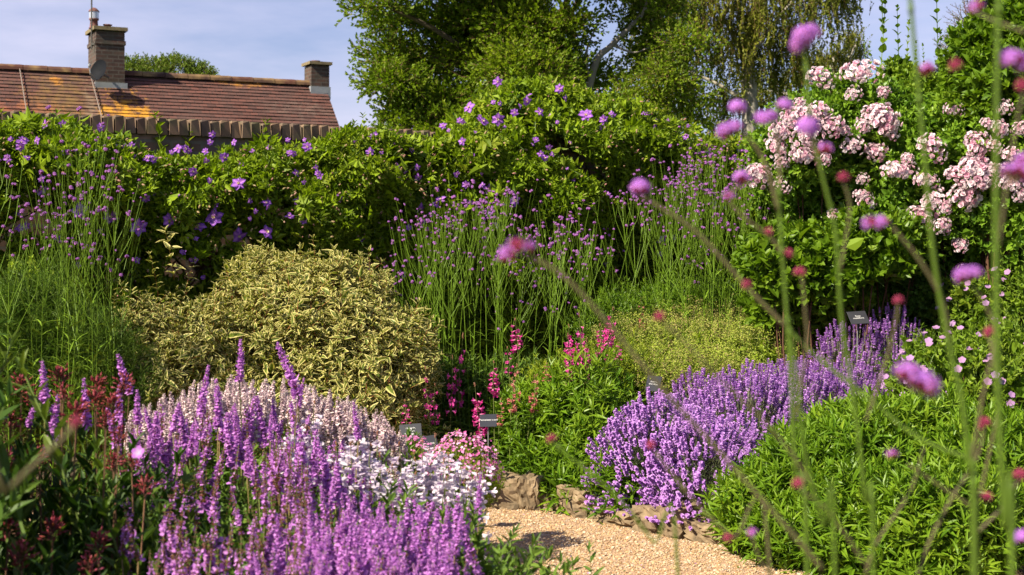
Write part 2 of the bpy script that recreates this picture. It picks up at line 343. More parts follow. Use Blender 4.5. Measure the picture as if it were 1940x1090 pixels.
def stone(x0, y0, x1, y1, h, dep, seed, label):
    rr = random.Random(seed); bm = bmesh.new(); bmesh.ops.create_cube(bm, size=1)
    bmesh.ops.subdivide_edges(bm, edges=bm.edges[:], cuts=9, use_grid_fill=True)
    L_ = math.hypot(x1 - x0, y1 - y0) - .012; a = math.atan2(y1 - y0, x1 - x0)
    for v in bm.verts:
        p = v.co * 2; m_ = max(abs(p.x), abs(p.y), abs(p.z)); q = p.normalized() * m_
        p = p.lerp(q, .13) * .5
        n = Vector((wob(p.y * 3, p.z * 3, p.x, 1.2, seed), wob(p.x * 3, p.z * 3, p.y, 1.2, seed + 2), wob(p.x * 3, p.y * 3, p.z, 1.2, seed + 5))) * .085 + Vector((wob(p.y * 9, p.z * 9, p.x * 2, 1.2, seed), wob(p.x * 9, p.z * 9, p.y * 2, 1.2, seed + 2), wob(p.x * 9, p.y * 9, p.z * 2, 1.2, seed + 5))) * .045
        p = p * 1.06 + n
        v.co = Vector((p.x * L_, p.y * dep, p.z * h * (1 if x0 < .3 else .8)))
    me = bpy.data.meshes.new('edging_stone'); bm.to_mesh(me); bm.free(); me.materials.append(stone_m)
    for p in me.polygons: p.use_smooth = False
    md = link('edging_stone', me); md.location = ((x0 + x1) / 2, (y0 + y1) / 2, h * .5 - .03); md.rotation_euler = (rr.uniform(-.06, .06), rr.uniform(-.06, .06), a)
    tag(md, label, 'edging stone', 'rough sandstone blocks edging the gravel path')
xs = [-1.7, -1.3, -1.05, -.72, -.42, -.17, .07, .2, .36, .52, .74, .86, .97, 1.12, 1.22, 1.4, 1.52, 1.75, 1.9]
SL = ['low sandstone block hidden behind the purple salvia at the far left of the edging', 'pale edging stone behind the salvia spikes, next to the far left block', 'long edging stone behind the white penstemon',
      'edging stone behind the last purple spikes, left of the shaded block', 'low tan edging stone just left of the large squared block by the gravel', 'large squared tan sandstone block with a sunlit top at the left of the gravel corner',
      'tilted brown sandstone block wedged right of the large squared one', 'small dark stone in the shade where the green bush begins', 'upright pale stone peeping between the hanging aster leaves', 'stone buried under the green bush right of the upright pale one',
      'stone between the green bush and the lavender, mostly hidden by leaves', 'pale cream stone at the foot of the lavender, leftmost of those under it', 'stone under the lavender stems, second of those below the bush', 'brown stone under the lavender stems, third of those below the bush',
      'dark stone under the right edge of the lavender', 'edging stone where the lavender meets the right green bush', 'rough pale stone showing under the right green bush', 'edging stone deep under the right green bush']
for i in range(len(xs) - 1):
    x0, x1 = xs[i], xs[i + 1]
    stone(x0, float(edge_y(x0)), x1, float(edge_y(x1)), [.16, .15, .17, .15, .14, .20, .21, .12, .2, .13, .17, .2, .14, .17, .13, .16, .2, .15][i], random.uniform(.18, .3), 11 + i, SL[i])

# ================================================================ GARDEN WALL
def wall_y(x): return 9.45 + .60 * (np.asarray(x) + 3.35)
wa = math.atan(.60); wu = Vector((math.cos(wa), math.sin(wa), 0)); wn = Vector((math.sin(wa), -math.cos(wa), 0))
WTOP = 2.29
brick_m = brickmat('old_brick', (.12, .065, .045), (.2, .12, .085), (.13, .11, .09), ms=.012, weather=(.07, .065, .05))
w0 = Vector((-9, float(wall_y(-9)), 0)); w1 = Vector((11, float(wall_y(11)), 0)); wl = (w1 - w0).length
gw = thing('garden_wall', w0, 'old brown brick garden wall with brick-on-edge coping, mostly hidden by clematis', 'wall')
th = .24
def lw(u, d, z): return w0 + wu * u - wn * d + Vector((0, 0, z))
q = [[lw(0, 0, 0), lw(wl, 0, 0), lw(wl, 0, WTOP), lw(0, 0, WTOP)], [lw(wl, th, 0), lw(0, th, 0), lw(0, th, WTOP), lw(wl, th, WTOP)], [lw(0, 0, WTOP), lw(wl, 0, WTOP), lw(wl, th, WTOP), lw(0, th, WTOP)], [lw(0, th, 0), lw(0, 0, 0), lw(0, 0, WTOP), lw(0, th, WTOP)], [lw(wl, 0, 0), lw(wl, th, 0), lw(wl, th, WTOP), lw(wl, 0, WTOP)]]
uvq = [[(0, 0), (wl, 0), (wl, WTOP), (0, WTOP)]] * 2 + [[(0, 0), (wl, 0), (wl, th), (0, th)]] + [[(0, 0), (th, 0), (th, WTOP), (0, WTOP)]] * 2
quadmesh('brickwork', q, [brick_m], uvq, parent=gw, origin=w0)
cop_m = leafmat('coping_brick', [(.10, .062, .045), (.17, .105, .07), (.13, .09, .065), (.22, .14, .09), (.085, .06, .05)], tr=0, rough=.9, patch=9, patchcol=(.10, .085, .05))
mort_m = plain('mortar', (.16, .14, .11), .95, (.1, .09, .07), bump=.6, nscale=40)
t = T(); t.box((wl / 2, th / 2, .045), wl, th - .01, .09, mi=1)
Mw = Matrix(((wu.x, -wn.x, 0), (wu.y, -wn.y, 0), (0, 0, 1))).to_4x4()
u = .04
while u < wl - .04:
    wd = .066 + random.uniform(-.004, .006); hh = .118 + random.uniform(-.008, .006)
    bt = T(); a = random.uniform(-.05, .05)
    rows = [(-1, 0), (-.98, .85), (-.72, 1.0), (.72, 1.0), (.98, .85), (1, 0)]
    b = len(t.v); r = random.random()
    for y in (-.03 + random.uniform(-.012, .01), th + .03):
        for (xx, zz) in rows:
            t.v.append(Vector((u + xx * wd / 2 + a * zz * hh * .5 + random.uniform(-.003, .003), y + (.012 if zz > .9 and y < 0 else 0), .002 + zz * hh + random.uniform(-.003, .003)))); t.k.append(.5); t.r.append(r)
    for j in range(5): t.f.append((b + j, b + 6 + j, b + 7 + j, b + j + 1)); t.m.append(0)
    t.f.append((b, b + 1, b + 2, b + 3, b + 4, b + 5)); t.m.append(0); t.f.append(tuple(b + 6 + j for j in reversed(range(6)))); t.m.append(0)
    u += wd + .009
t.v = [Mw @ v for v in t.v]
single('coping', t, [cop_m, mort_m], gw, loc=(0, 0, WTOP + .002))

# ================================================================ HOUSE
ha = math.atan(.5); hu = Vector((math.cos(ha), math.sin(ha), 0)); hn = Vector((math.sin(ha), -math.cos(ha), 0))
h0 = Vector((-17, 27 + .5 * (-17 + 9.72), 0)); RZ = 4.93
hl = (Vector((-3.95, 29.9, 0)) - h0).dot(hu)
def hp(u, d, z): return h0 + hu * u + hn * d + Vector((0, 0, z))     # d = towards the viewer
def hu_of(px):                                                       # ridge parameter under a picture column
    k = (px - 970) / F_PX; s = (k * h0.y - h0.x) / (hu.x - k * hu.y); return s
house = thing('brick_house', hp(hl / 2, 0, 0), 'low brick house with red clay tile roof behind the garden wall', 'house')
HO = tuple(house.location)
def tilemat():
    m, nt, b, o = newmat('clay_tile'); L = nt.links.new; uv = nt.nodes.new('ShaderNodeUVMap'); uv.uv_map = 'uv'
    br = nt.nodes.new('ShaderNodeTexBrick'); br.inputs['Scale'].default_value = 1; br.inputs['Brick Width'].default_value = .165; br.inputs['Row Height'].default_value = .1
    br.inputs['Mortar Size'].default_value = .006; br.inputs['Bias'].default_value = 0; br.inputs['Color1'].default_value = (.070, .026, .020, 1); br.inputs['Color2'].default_value = (.125, .042, .030, 1); br.inputs['Mortar'].default_value = (.03, .014, .012, 1); L(uv.outputs[0], br.inputs[0])
    n = nt.nodes.new('ShaderNodeTexNoise'); n.inputs['Scale'].default_value = .9; n.inputs['Detail'].default_value = 8; n.inputs['Roughness'].default_value = .7; L(uv.outputs[0], n.inputs[0])
    mr = nt.nodes.new('ShaderNodeMapRange'); mr.inputs[1].default_value = .4; mr.inputs[2].default_value = .75; mr.inputs[4].default_value = .75; L(n.outputs[0], mr.inputs[0])
    mm = nt.nodes.new('ShaderNodeMixRGB'); mm.inputs[2].default_value = (.085, .05, .042, 1); L(mr.outputs[0], mm.inputs[0]); L(br.outputs[0], mm.inputs[1]); col = mm.outputs[0]
    sp = nt.nodes.new('ShaderNodeSeparateXYZ'); L(uv.outputs[0], sp.inputs[0])
    n3 = nt.nodes.new('ShaderNodeTexNoise'); n3.inputs['Scale'].default_value = 5; n3.inputs['Detail'].default_value = 9; n3.inputs['Roughness'].default_value = .75; L(uv.outputs[0], n3.inputs[0])
    def blotch(uc, uw, vc, vw, color, strength, lo=.0, hi=.35):
        nonlocal col
        def gs(sock, c, wd):
            a = nt.nodes.new('ShaderNodeMath'); a.operation = 'SUBTRACT'; a.inputs[1].default_value = c; L(sock, a.inputs[0])
            d = nt.nodes.new('ShaderNodeMath'); d.operation = 'DIVIDE'; d.inputs[1].default_value = wd; L(a.outputs[0], d.inputs[0])
            p = nt.nodes.new('ShaderNodeMath'); p.operation = 'MULTIPLY'; L(d.outputs[0], p.inputs[0]); L(d.outputs[0], p.inputs[1]); return p.outputs[0]
        s = nt.nodes.new('ShaderNodeMath'); L(gs(sp.outputs[0], uc, uw), s.inputs[0]); L(gs(sp.outputs[1], vc, vw), s.inputs[1])
        iv = nt.nodes.new('ShaderNodeMath'); iv.operation = 'SUBTRACT'; iv.inputs[0].default_value = 1; L(s.outputs[0], iv.inputs[1])
        nn = nt.nodes.new('ShaderNodeMath'); nn.operation = 'MULTIPLY_ADD'; nn.inputs[1].default_value = 5.5; nn.inputs[2].default_value = -2.95; L(n3.outputs[0], nn.inputs[0])
        a = nt.nodes.new('ShaderNodeMath'); L(iv.outputs[0], a.inputs[0]); L(nn.outputs[0], a.inputs[1])
        r = nt.nodes.new('ShaderNodeMapRange'); r.inputs[1].default_value = lo; r.inputs[2].default_value = hi; r.inputs[4].default_value = strength; L(a.outputs[0], r.inputs[0])
        x = nt.nodes.new('ShaderNodeMixRGB'); x.inputs[2].default_value = (*color, 1); L(r.outputs[0], x.inputs[0]); L(col, x.inputs[1]); col = x.outputs[0]
    ch = hu_of(196)
    blotch(ch - .85, 1.0, 1.4, 1.7, (.22, .13, .025), .65, .0, 1.3)
    blotch(ch - .35, .22, 1.4, 1.4, (.20, .14, .11), .5, .2, .9)
    blotch(ch + .30, .72, 1.8, 1.3, (.50, .23, .012), .95, .0, .75)
    blotch(ch - .9, .2, .35, .2, (.42, .17, .015), .8, .35, 1.)
    blotch(hu_of(460), .7, .12, .13, (.42, .18, .02), .8, .1, 1.)
    blotch(hu_of(560), 1.5, .9, .5, (.20, .14, .11), .3, .5, 1.2)
    blotch(hu_of(40), 1.2, 1.6, .8, (.30, .09, .04), .6, .1, .9)
    L(col, b.inputs['Base Color']); b.inputs['Roughness'].default_value = .85
    bp = nt.nodes.new('ShaderNodeBump'); bp.inputs[0].default_value = .6; bp.inputs[1].default_value = .01; L(n3.outputs[0], bp.inputs[2]); L(bp.outputs[0], b.inputs['Normal']); return m
tile_m = tilemat()
cs, sn = math.cos(R(46)), math.sin(R(46))
q = []; uvq = []; rows_ = 46; g = .1; segs = 60
for side in (1, -1):
    for r in range(rows_):
        a0, a1 = r * g, (r + 1) * g + .004
        for sgi in range(segs):
            ua, ub = hl * sgi / segs, hl * (sgi + 1) / segs
            l0, l1 = .004, .022          # each course tips up at its lower edge
            ja = .003 * math.sin(ua * 3.1 + r * 1.7) + .004 * math.sin(ua * 7 + r * 2.9); jb = .003 * math.sin(ub * 3.1 + r * 1.7) + .004 * math.sin(ub * 7 + r * 2.9)
            def rp(uu, a, l, j=0): return hp(uu, side * (a * cs + (l + j) * sn), RZ - a * sn + (l + j) * cs)
            A, B, C_, D_ = rp(ua, a0, l0), rp(ub, a0, l0), rp(ub, a1, l1, jb), rp(ua, a1, l1, ja)
            q.append([A, D_, C_, B] if side > 0 else [A, B, C_, D_]); uvq.append([(ua, a0), (ua, a1), (ub, a1), (ub, a0)] if side > 0 else [(ua, a0), (ub, a0), (ub, a1), (ua, a1)])
            E, F_ = rp(ub, a1, 0), rp(ua, a1, 0)
            q.append([D_, F_, E, C_] if side > 0 else [D_, C_, E, F_]); uvq.append([(ua, a1), (ua, a1 + .002), (ub, a1 + .002), (ub, a1)])
roof = quadmesh('roof', q, [tile_m], uvq, parent=house, origin=HO)
# ridge tiles, verge
ridge_m = leafmat('ridge_tile', [(.055, .024, .018), (.10, .04, .028), (.08, .045, .034), (.05, .026, .022)], tr=0, rough=.85, patch=2, patchcol=(.25, .16, .07))
t = T(); u = 0
while u < hl - .05:
    b = len(t.v); r = random.random(); ue = min(u + .44, hl)
    for uu in (u, ue):
        for j in range(7):
            an = math.pi * j / 6; t.v.append(hp(uu, .12 * math.cos(an), RZ - .04 + .11 * math.sin(an) + (.006 if uu > u else 0))); t.k.append(.5); t.r.append(r)
    for j in range(6): t.f.append((b + j, b + j + 1, b + 8 + j, b + 7 + j)); t.m.append(0)
    t.f.append(tuple(b + 7 + j for j in range(7))); t.m.append(0)
    u += .45
t.v = [v - Vector(HO) for v in t.v]
single('ridge', t, [ridge_m], roof)
hb = brickmat('house_brick', (.16, .08, .055), (.25, .14, .1), (.3, .27, .23), ms=.01)
dd = rows_ * g * cs - .35; ez = RZ - (rows_ * g - .35) * sn - .08
q = []; uvq = []
for s in (1, -1):
    a, b = (0.12, hl - .12) if s > 0 else (hl - .12, .12)
    q.append([hp(a, s * dd, 0), hp(b, s * dd, 0), hp(b, s * dd, ez), hp(a, s * dd, ez)]); uvq.append([(0, 0), (hl, 0), (hl, ez), (0, ez)])
for uu in (.12, hl - .12):
    q.append([hp(uu, -dd, 0), hp(uu, dd, 0), hp(uu, dd, ez), hp(uu, 0, RZ - .08), hp(uu, -dd, ez)]); uvq.append([(0, 0), (2 * dd, 0), (2 * dd, ez), (dd, RZ), (0, ez)])
quadmesh('wall', q, [hb], uvq, parent=house, origin=HO)
# flashing line running down the roof (two thin cables)
lead_m = plain('lead', (.20, .21, .24), .6, (.28, .29, .31), nscale=6); cable_m = plain('grey_cable', (.2, .16, .14), .7)
for uu, ub in ((hu_of(36), hu_of(36) + .02), (hu_of(168), hu_of(168) + .15)):
    t = T(); t.tube([hp(uu + (ub - uu) * s, .02 + a * cs + .035 * sn, RZ - a * sn + .045 * cs + .015) - Vector(HO) for s, a in ((0, .0), (.3, 1.), (.6, 2.), (1, 3.2))], .009, 5, 0); single('cable', t, [cable_m], house)
sb = brickmat('stack_brick', (.035, .018, .014), (.085, .042, .030), (.085, .07, .058), bw=.215, rh=.075, ms=.011, weather=(.045, .04, .03), ws=2.5)
cap_m = plain('stack_cap', (.22, .17, .09), .9, (.12, .09, .05), nscale=14, bump=.5)
pot_m = plain('terracotta_pot', (.17, .055, .04), .8, (.09, .045, .04), nscale=12); metal_m = plain('cowl_metal', (.55, .57, .62), .35, metal=.6)
def boxuv(name, u0, u1, d0, d1, z0, z1, m, par):
    q = [[hp(u0, d1, z0), hp(u1, d1, z0), hp(u1, d1, z1), hp(u0, d1, z1)], [hp(u0, d0, z0), hp(u0, d1, z0), hp(u0, d1, z1), hp(u0, d0, z1)], [hp(u1, d1, z0), hp(u1, d0, z0), hp(u1, d0, z1), hp(u1, d1, z1)], [hp(u1, d0, z0), hp(u0, d0, z0), hp(u0, d0, z1), hp(u1, d0, z1)], [hp(u0, d1, z1), hp(u1, d1, z1), hp(u1, d0, z1), hp(u0, d0, z1)]]
    W_, D_ = u1 - u0, d1 - d0; uvq = [[(0, z0), (W_, z0), (W_, z1), (0, z1)]] + [[(W_ * k + .1, z0), (W_ * k + .1 + D_, z0), (W_ * k + .1 + D_, z1), (W_ * k + .1, z1)] for k in (-2, 1)] + [[(0, z0), (W_, z0), (W_, z1), (0, z1)]] + [[(0, 0), (W_, 0), (W_, D_), (0, D_)]]
    return quadmesh(name, q, [m], uvq, parent=par, origin=HO)
ca = hu_of(176); cb = hu_of(230)
ch = boxuv('chimney', ca, cb, -.5, .32, 4.2, 5.70, sb, roof)
boxuv('corbel', ca - .02, cb + .02, -.52, .34, 5.45, 5.53, sb, ch)
boxuv('cap', ca - .05, cb + .05, -.56, .38, 5.72, 5.79, cap_m, ch)
boxuv('flashing', ca - .02, cb + .05, -.52, .345, 4.45, 4.71, lead_m, ch)
def pot(px, dz, hgt, rad, cowl, par):
    t = T(); c = hp(hu_of(px), 0, dz) - Vector(HO)
    prof = [(0, 1.15), (.1, 1.15), (.14, .95), (.8, .85), (.84, 1.1), (1, 1.1)]
    t.tube([c + Vector((0, 0, a * hgt)) for a, _ in prof], [rad * b for _, b in prof], 14, 0); o = single('pot', t, [pot_m], par, True)
    if cowl:
        t = T(); t.tube([c + Vector((0, 0, hgt + z)) for z in (0, .13)], rad * 1.1, 14, 0); single('cowl_band', t, [metal_m], o)
        t = T(); t.tube([c + Vector((0, 0, hgt + z)) for z in (.13, .16, .2, .215)], [rad * 1.25, rad * 1.1, rad * .6, rad * .1], 14, 0); single('cowl_cap', t, [pot_m], o)
pot(178, 5.78, .2, .085, True, ch); pot(204, 5.78, .1, .08, False, ch)
ca2 = hu_of(584); cb2 = hu_of(618)
ch2 = boxuv('chimney', ca2, cb2, -.25, .2, 4.4, 5.30, sb, roof)
boxuv('cap', ca2 - .05, cb2 + .05, -.3, .25, 5.32, 5.38, cap_m, ch2); boxuv('flashing', ca2 - .02, cb2 + .02, -.27, .225, 4.6, 4.86, lead_m, ch2)
t = T(); c = hp(hu_of(598), 0, 5.38) - Vector(HO); t.tube([c, c + Vector((0, 0, .04))], .1, 12, 0); single('pot', t, [pot_m], ch2)
# aerial pole
pm = plain('dark_pole', (.06, .055, .05), .6); b0 = hp(ca - .06, .2, 5.35)
ap = thing('aerial_mast', b0, 'thin dark aerial mast clamped to the taller chimney stack', 'aerial mast')
t = T(); t.tube([(0, 0, 0), (0, 0, 2.2)], .016, 6, 0); single('pole', t, [pm], ap)
for z_ in (.1, .4): t = T(); t.box((.05, 0, z_), .12, .04, .04); single('clamp', t, [pm], ap)
# satellite dish
sdm = plain('dish_grey', (.006, .007, .010), .7, (.009, .010, .014)); sdm.node_tree.nodes['Principled BSDF'].inputs['Specular IOR Level'].default_value = .08
sp_ = hp(ca + .02, .62, ZP(136, 27.3)); sd = thing('satellite_dish', sp_, 'dark grey satellite dish mounted low on the taller chimney', 'satellite dish')
t = T(); Mr = Matrix.Rotation(R(-25), 4, 'Z') @ Matrix.Rotation(R(72), 4, 'X')
rings = [(0, 0), (.08, .008), (.14, .024), (.18, .042), (.20, .052)]
b = 0; n = 22
for rr_, zz in rings:
    for j in range(n): a = 2 * math.pi * j / n; t.v.append(Mr @ Vector((rr_ * math.cos(a) * .95, rr_ * math.sin(a) * 1.1, zz))); t.k.append(.5); t.r.append(0)
for i in range(4):
    for j in range(n): t.f.append((i * n + j, i * n + (j + 1) % n, (i + 1) * n + (j + 1) % n, (i + 1) * n + j)); t.m.append(0)
single('dish', t, [sdm], sd, True)
t = T(); t.tube([Mr @ Vector((0, -.2, .03)), Mr @ Vector((0, -.14, .24)), Mr @ Vector((0, -.02, .3))], .012, 5, 0); t.blob(Mr @ Vector((0, -.02, .3)), .03, .04); single('feed_arm', t, [lead_m], sd)
t = T(); t.tube([(0, .02, 0), (0.02, .15, -.05), (.07, .32, -.08)], .022, 6, 0); single('bracket', t, [pm], sd)
# ================================================================ PLANT TEMPLATES
def sprig(n=5, L_=.16, leaf=(.05, .025), opp=True, up=55, seed=0, stem=.0012, fold=.2, droop=.2, bend=.3, top=True, tri=False, two=False, lvar=.25, dec=True):
    rr = random.Random(seed); t = T(); bx, by = rr.uniform(-bend, bend), rr.uniform(-bend, bend)
    def pos(s): return Vector((bx * s * s * L_, by * s * s * L_, s * L_))
    t.tube([pos(0), pos(.5), pos(1)], [stem * 1.3, stem, stem * .7], 3, 1, cap=False)
    for i in range(n):
        s = (i + .6) / n; az0 = (90 * i if dec else 137.5 * i) + rr.uniform(-25, 25)
        for h in ((0, 180) if opp else (0,)):
            az = R(az0 + h + rr.uniform(-15, 15)); e = R(up + rr.uniform(-15, 15)); sc_ = 1 + rr.uniform(-lvar, lvar); sc_ *= (.65 + .5 * math.sin(math.pi * min(1, s * .8 + .2)))
            for dx in ((-38, 0, 38) if tri else (0,)):
                M = eu(t=pos(s)) @ eu(R(90) - e, 0, az + R(dx))
                M = M @ eu(ry=R(rr.uniform(-25, 25)))
                if tri: M = M @ eu(t=(0, leaf[0] * .35, 0))
                (t.leaf2 if two else t.leaf)(M, leaf[0] * sc_ * (1 if dx == 0 else .85), leaf[1] * sc_, fold, **({} if two else {'droop': droop * rr.uniform(.5, 1.6)}), r=rr.uniform(-.12, .12))
    if top:
        for a in (0, 120, 240): (t.leaf2 if two else t.leaf)(eu(t=pos(1)) @ eu(R(60), 0, R(a + rr.uniform(0, 60))), leaf[0] * .7, leaf[1] * .6, fold, r=rr.uniform(-.05, .15))
    return t.fin()
stem_m = leafmat('green_stem', [(.07, .12, .025), (.12, .17, .04)], tr=0, rough=.5)
twig_m = leafmat('twig', [(.10, .05, .03), (.16, .09, .05)], tr=0, rough=.8)
bark_m = plain('bark', (.06, .045, .03), .95, (.12, .09, .06), bump=1, nscale=12)

# ---------------------------------------------------------------- clematis on the wall
clem_m = leafmat('clematis_leaf', [(0.0426, 0.0829, 0.0048), (0.128, 0.203, 0.0078), (0.222, 0.305, 0.0132), (0.0938, 0.147, 0.006), (0.29, 0.332, 0.03)], tr=.32)
clem_t = [sprig(3, .17, (.064, .029), True, 48, s, fold=.3, droop=.35, tri=(s % 2 == 0), lvar=.4) for s in range(6)]
def top_z(x):
    px = 970 + x / wall_y(x) * F_PX
    # height of the foliage top above the ground, from how high it stands on the wall
    py = np.interp(px, [-200, 0, 60, 150, 260, 330, 400, 470, 540, 600, 650, 700, 760, 830, 865, 900, 950, 1000, 1060, 1120, 1180, 1250, 1330, 1420, 1500, 1700, 2200],
                   [228, 232, 226, 246, 284, 305, 296, 272, 284, 262, 250, 248, 272, 262, 226, 186, 158, 148, 150, 172, 188, 218, 252, 262, 270, 300, 330])
    return EYE - (py - HZ) / F_PX * (wall_y(x) - .3)
def hedge_pts(N, u0, u1, zmin=.25, inner=.35):
    u = rs.uniform(u0, u1, N); x = w0.x + wu.x * u; zt = top_z(x)
    v = rs.uniform(0, 1, N) ** .85; z = zmin + (zt - zmin) * v
    bulge = .16 + .34 * np.clip((z - 1.0) / .7, 0, 1)
    topr = np.clip((zt - z) / .28, 0, 1) ** .5
    lump = wob(u * 1.5, z * 2.2, 0, 1.0) * .16 + wob(u * 4.1, z * 4.3, 0, 1.0, 3) * .07
    over = np.clip(z - WTOP - .05, 0, 1)
    d = (bulge * (.35 + .65 * topr) + lump * 1.55 * topr + .03) * (1 - rs.rand(N) ** 2.2 * inner)
    back = np.where((z > WTOP + .14), rs.uniform(-.5, 1, N), 1)      # over the coping the growth has a back side as well
    d = np.where(z > WTOP + .14, d * np.where(back > 0, 1, -1) * np.abs(back) - .08, np.maximum(d, .06))
    pts = np.stack([w0.x + wu.x * u + wn.x * d, w0.y + wu.y * u + wn.y * d, z], 1)
    return pts, u, z, lump, zt
def clematis(u0, u1, N, label):
    pts, u, z, lump, zt = hedge_pts(N, u0, u1)
    o0 = w0 + wu * ((u0 + u1) / 2) + wn * .12; th_ = thing('clematis', (o0.x, o0.y, .1), label, 'climbing plant', 'clematis plants covering the wall')
    up = np.clip(1 - (zt - z) / .3, 0, 1)
    D = np.stack([wn.x * .8 + rs.normal(0, .55, N), wn.y * .8 + rs.normal(0, .55, N), .25 + up * .6 + rs.normal(0, .55, N)], 1)
    keep = (wob(u * 2.1, z * 2.6, 0, 1.3, 5) > -.30) | (z < 1.25) | (zt - z < .1)
    keep &= ~((z < 1.45) & (rs.rand(N) < .5))
    rnd = np.clip(.5 + .22 * wob(u * 1.2, z * 1.5, 0, 1, 8) + rs.normal(0, .2, N), 0, .99)
    scat('foliage', clem_t, D[keep], pts[keep], [clem_m, stem_m], th_, scale=rs.uniform(.7, 1.25, keep.sum()), rnd=rnd[keep], origin=(o0.x, o0.y, .1), sink=.8)
    # twining stems
    t = T()
    for i in range(int((u1 - u0) * 7)):
        uu = random.uniform(u0, u1); p = []
        for k in range(7):
            zz = k / 6 * random.uniform(1.9, 2.2); q = w0 + wu * (uu + .25 * math.sin(k * 1.3 + i) + k * random.uniform(-.06, .06)) + wn * (.06 + .1 * random.random()) + Vector((0, 0, zz)); p.append(q - Vector((o0.x, o0.y, .1)))
        t.tube(p, random.uniform(.004, .009), 4, 0, cap=False)
    single('stem', t, [twig_m], th_)
    return th_, o0
bounds = [0.5, 7.1, 9.6, 15.5]
def u_at(px):
    k = (px - 970) / F_PX; return (k * w0.y - w0.x) / (wu.x - k * wu.y)
UB = [u_at(-220), u_at(330), u_at(700), u_at(1240), u_at(2050)]
cl = [clematis(UB[0], UB[1], 5000, 'clematis at the left end of the wall, behind the tall thin verbena clump'), clematis(UB[1], UB[2], 4300, 'clematis below the bare brick coping, directly above the variegated shrub'),
      clematis(UB[2], UB[3], 9800, 'tall mounded clematis spilling over the wall top below the big tree'), clematis(UB[3], UB[4], 6000, 'clematis sloping down behind the verbena and the pink rambling rose')]
# upright shoots above the wall
sh_t = [sprig(6, .3, (.07, .03), True, 40, s + 40, bend=.25, fold=.25) for s in range(3)]
for (px, py, i) in ((690, 215, 1), (672, 225, 1), (720, 228, 1), (300, 232, 0), (105, 215, 0), (55, 215, 0), (25, 218, 0), (345, 238, 1), (925, 160, 2), (960, 150, 2), (1200, 185, 2), (1165, 170, 2), (1235, 205, 2), (745, 230, 2), (870, 200, 2), (480, 240, 1), (545, 250, 1)):
    u = u_at(px); q = w0 + wu * u + wn * .05; z = ZP(py, q.y) - .28
    par, o0 = cl[i]; scat('shoot', [sh_t[i]], [[rs.normal(0, .2), rs.normal(0, .2), 1]], [[q.x, q.y, z]], [clem_m, stem_m], par, scale=rs.uniform(.8, 1.1, 1), origin=(o0.x, o0.y, .1))
# buds: pale pinkish-green drooping ones, very many
bud_m = leafmat('clematis_bud', [(.30, .22, .10), (.38, .25, .16), (.30, .12, .12)], tr=.2)
bt = T(); bt.tube([(0, 0, 0), (.006, 0, .05), (.02, 0, .06)], .0011, 3, 1, cap=False); bt.blob((.026, 0, .045), .006, .014, n=4, M=Matrix.Rotation(R(30), 3, 'Y')); bt.fin()
for i in range(4):
    pts, u, z, lump, zt = hedge_pts(int(300 * (UB[i + 1] - UB[i]) / 2.2), UB[i], UB[i + 1], 1.0, .05); n = len(pts)
    par, o0 = cl[i]; pts[:, 0] += wn.x * .04; pts[:, 1] += wn.y * .04
    b = scat('buds', [bt], np.stack([wn.x + rs.normal(0, .3, n), wn.y + rs.normal(0, .3, n), rs.normal(.3, .4, n)], 1), pts, [bud_m, stem_m], par, scale=rs.uniform(.8, 1.4, n), origin=(o0.x, o0.y, .1)); b['kind'] = 'stuff'
# flowers
cf_m = petal('clematis_petal', [(0.167, 0.0454, 0.347), (0.227, 0.0756, 0.454), (0.287, 0.0981, 0.469), (0.204, 0.0605, 0.416)], kcol=(.50, .20, .62), kpos=(0, .8)); cs_m = plain('stamen', (.6, .5, .25), .7)
def clem_flower(seed, n=6):
    rr = random.Random(seed); t = T()
    for j in range(n):
        a = 360 / n * j + rr.uniform(-9, 9); Lp = rr.uniform(.05, .062)
        t.leaf(eu(R(rr.uniform(-5, 28)), 0, R(a)) @ eu(ry=R(rr.uniform(-18, 18))), Lp, .046, rr.uniform(-.1, .22), rr.uniform(-.05, .35), mi=0, r=rr.uniform(-.1, .1))
    for j in range(14):
        a = j * 2.4; t.tube([(0, 0, 0), (math.cos(a) * .006, math.sin(a) * .006, .008), (math.cos(a) * .011, math.sin(a) * .011, .014)], .0012, 3, 1)
    return tmesh('clematis_flower', t, [cf_m, cs_m])
cfm = [clem_flower(s, n) for s, n in ((1, 6), (2, 6), (3, 5), (4, 7))]
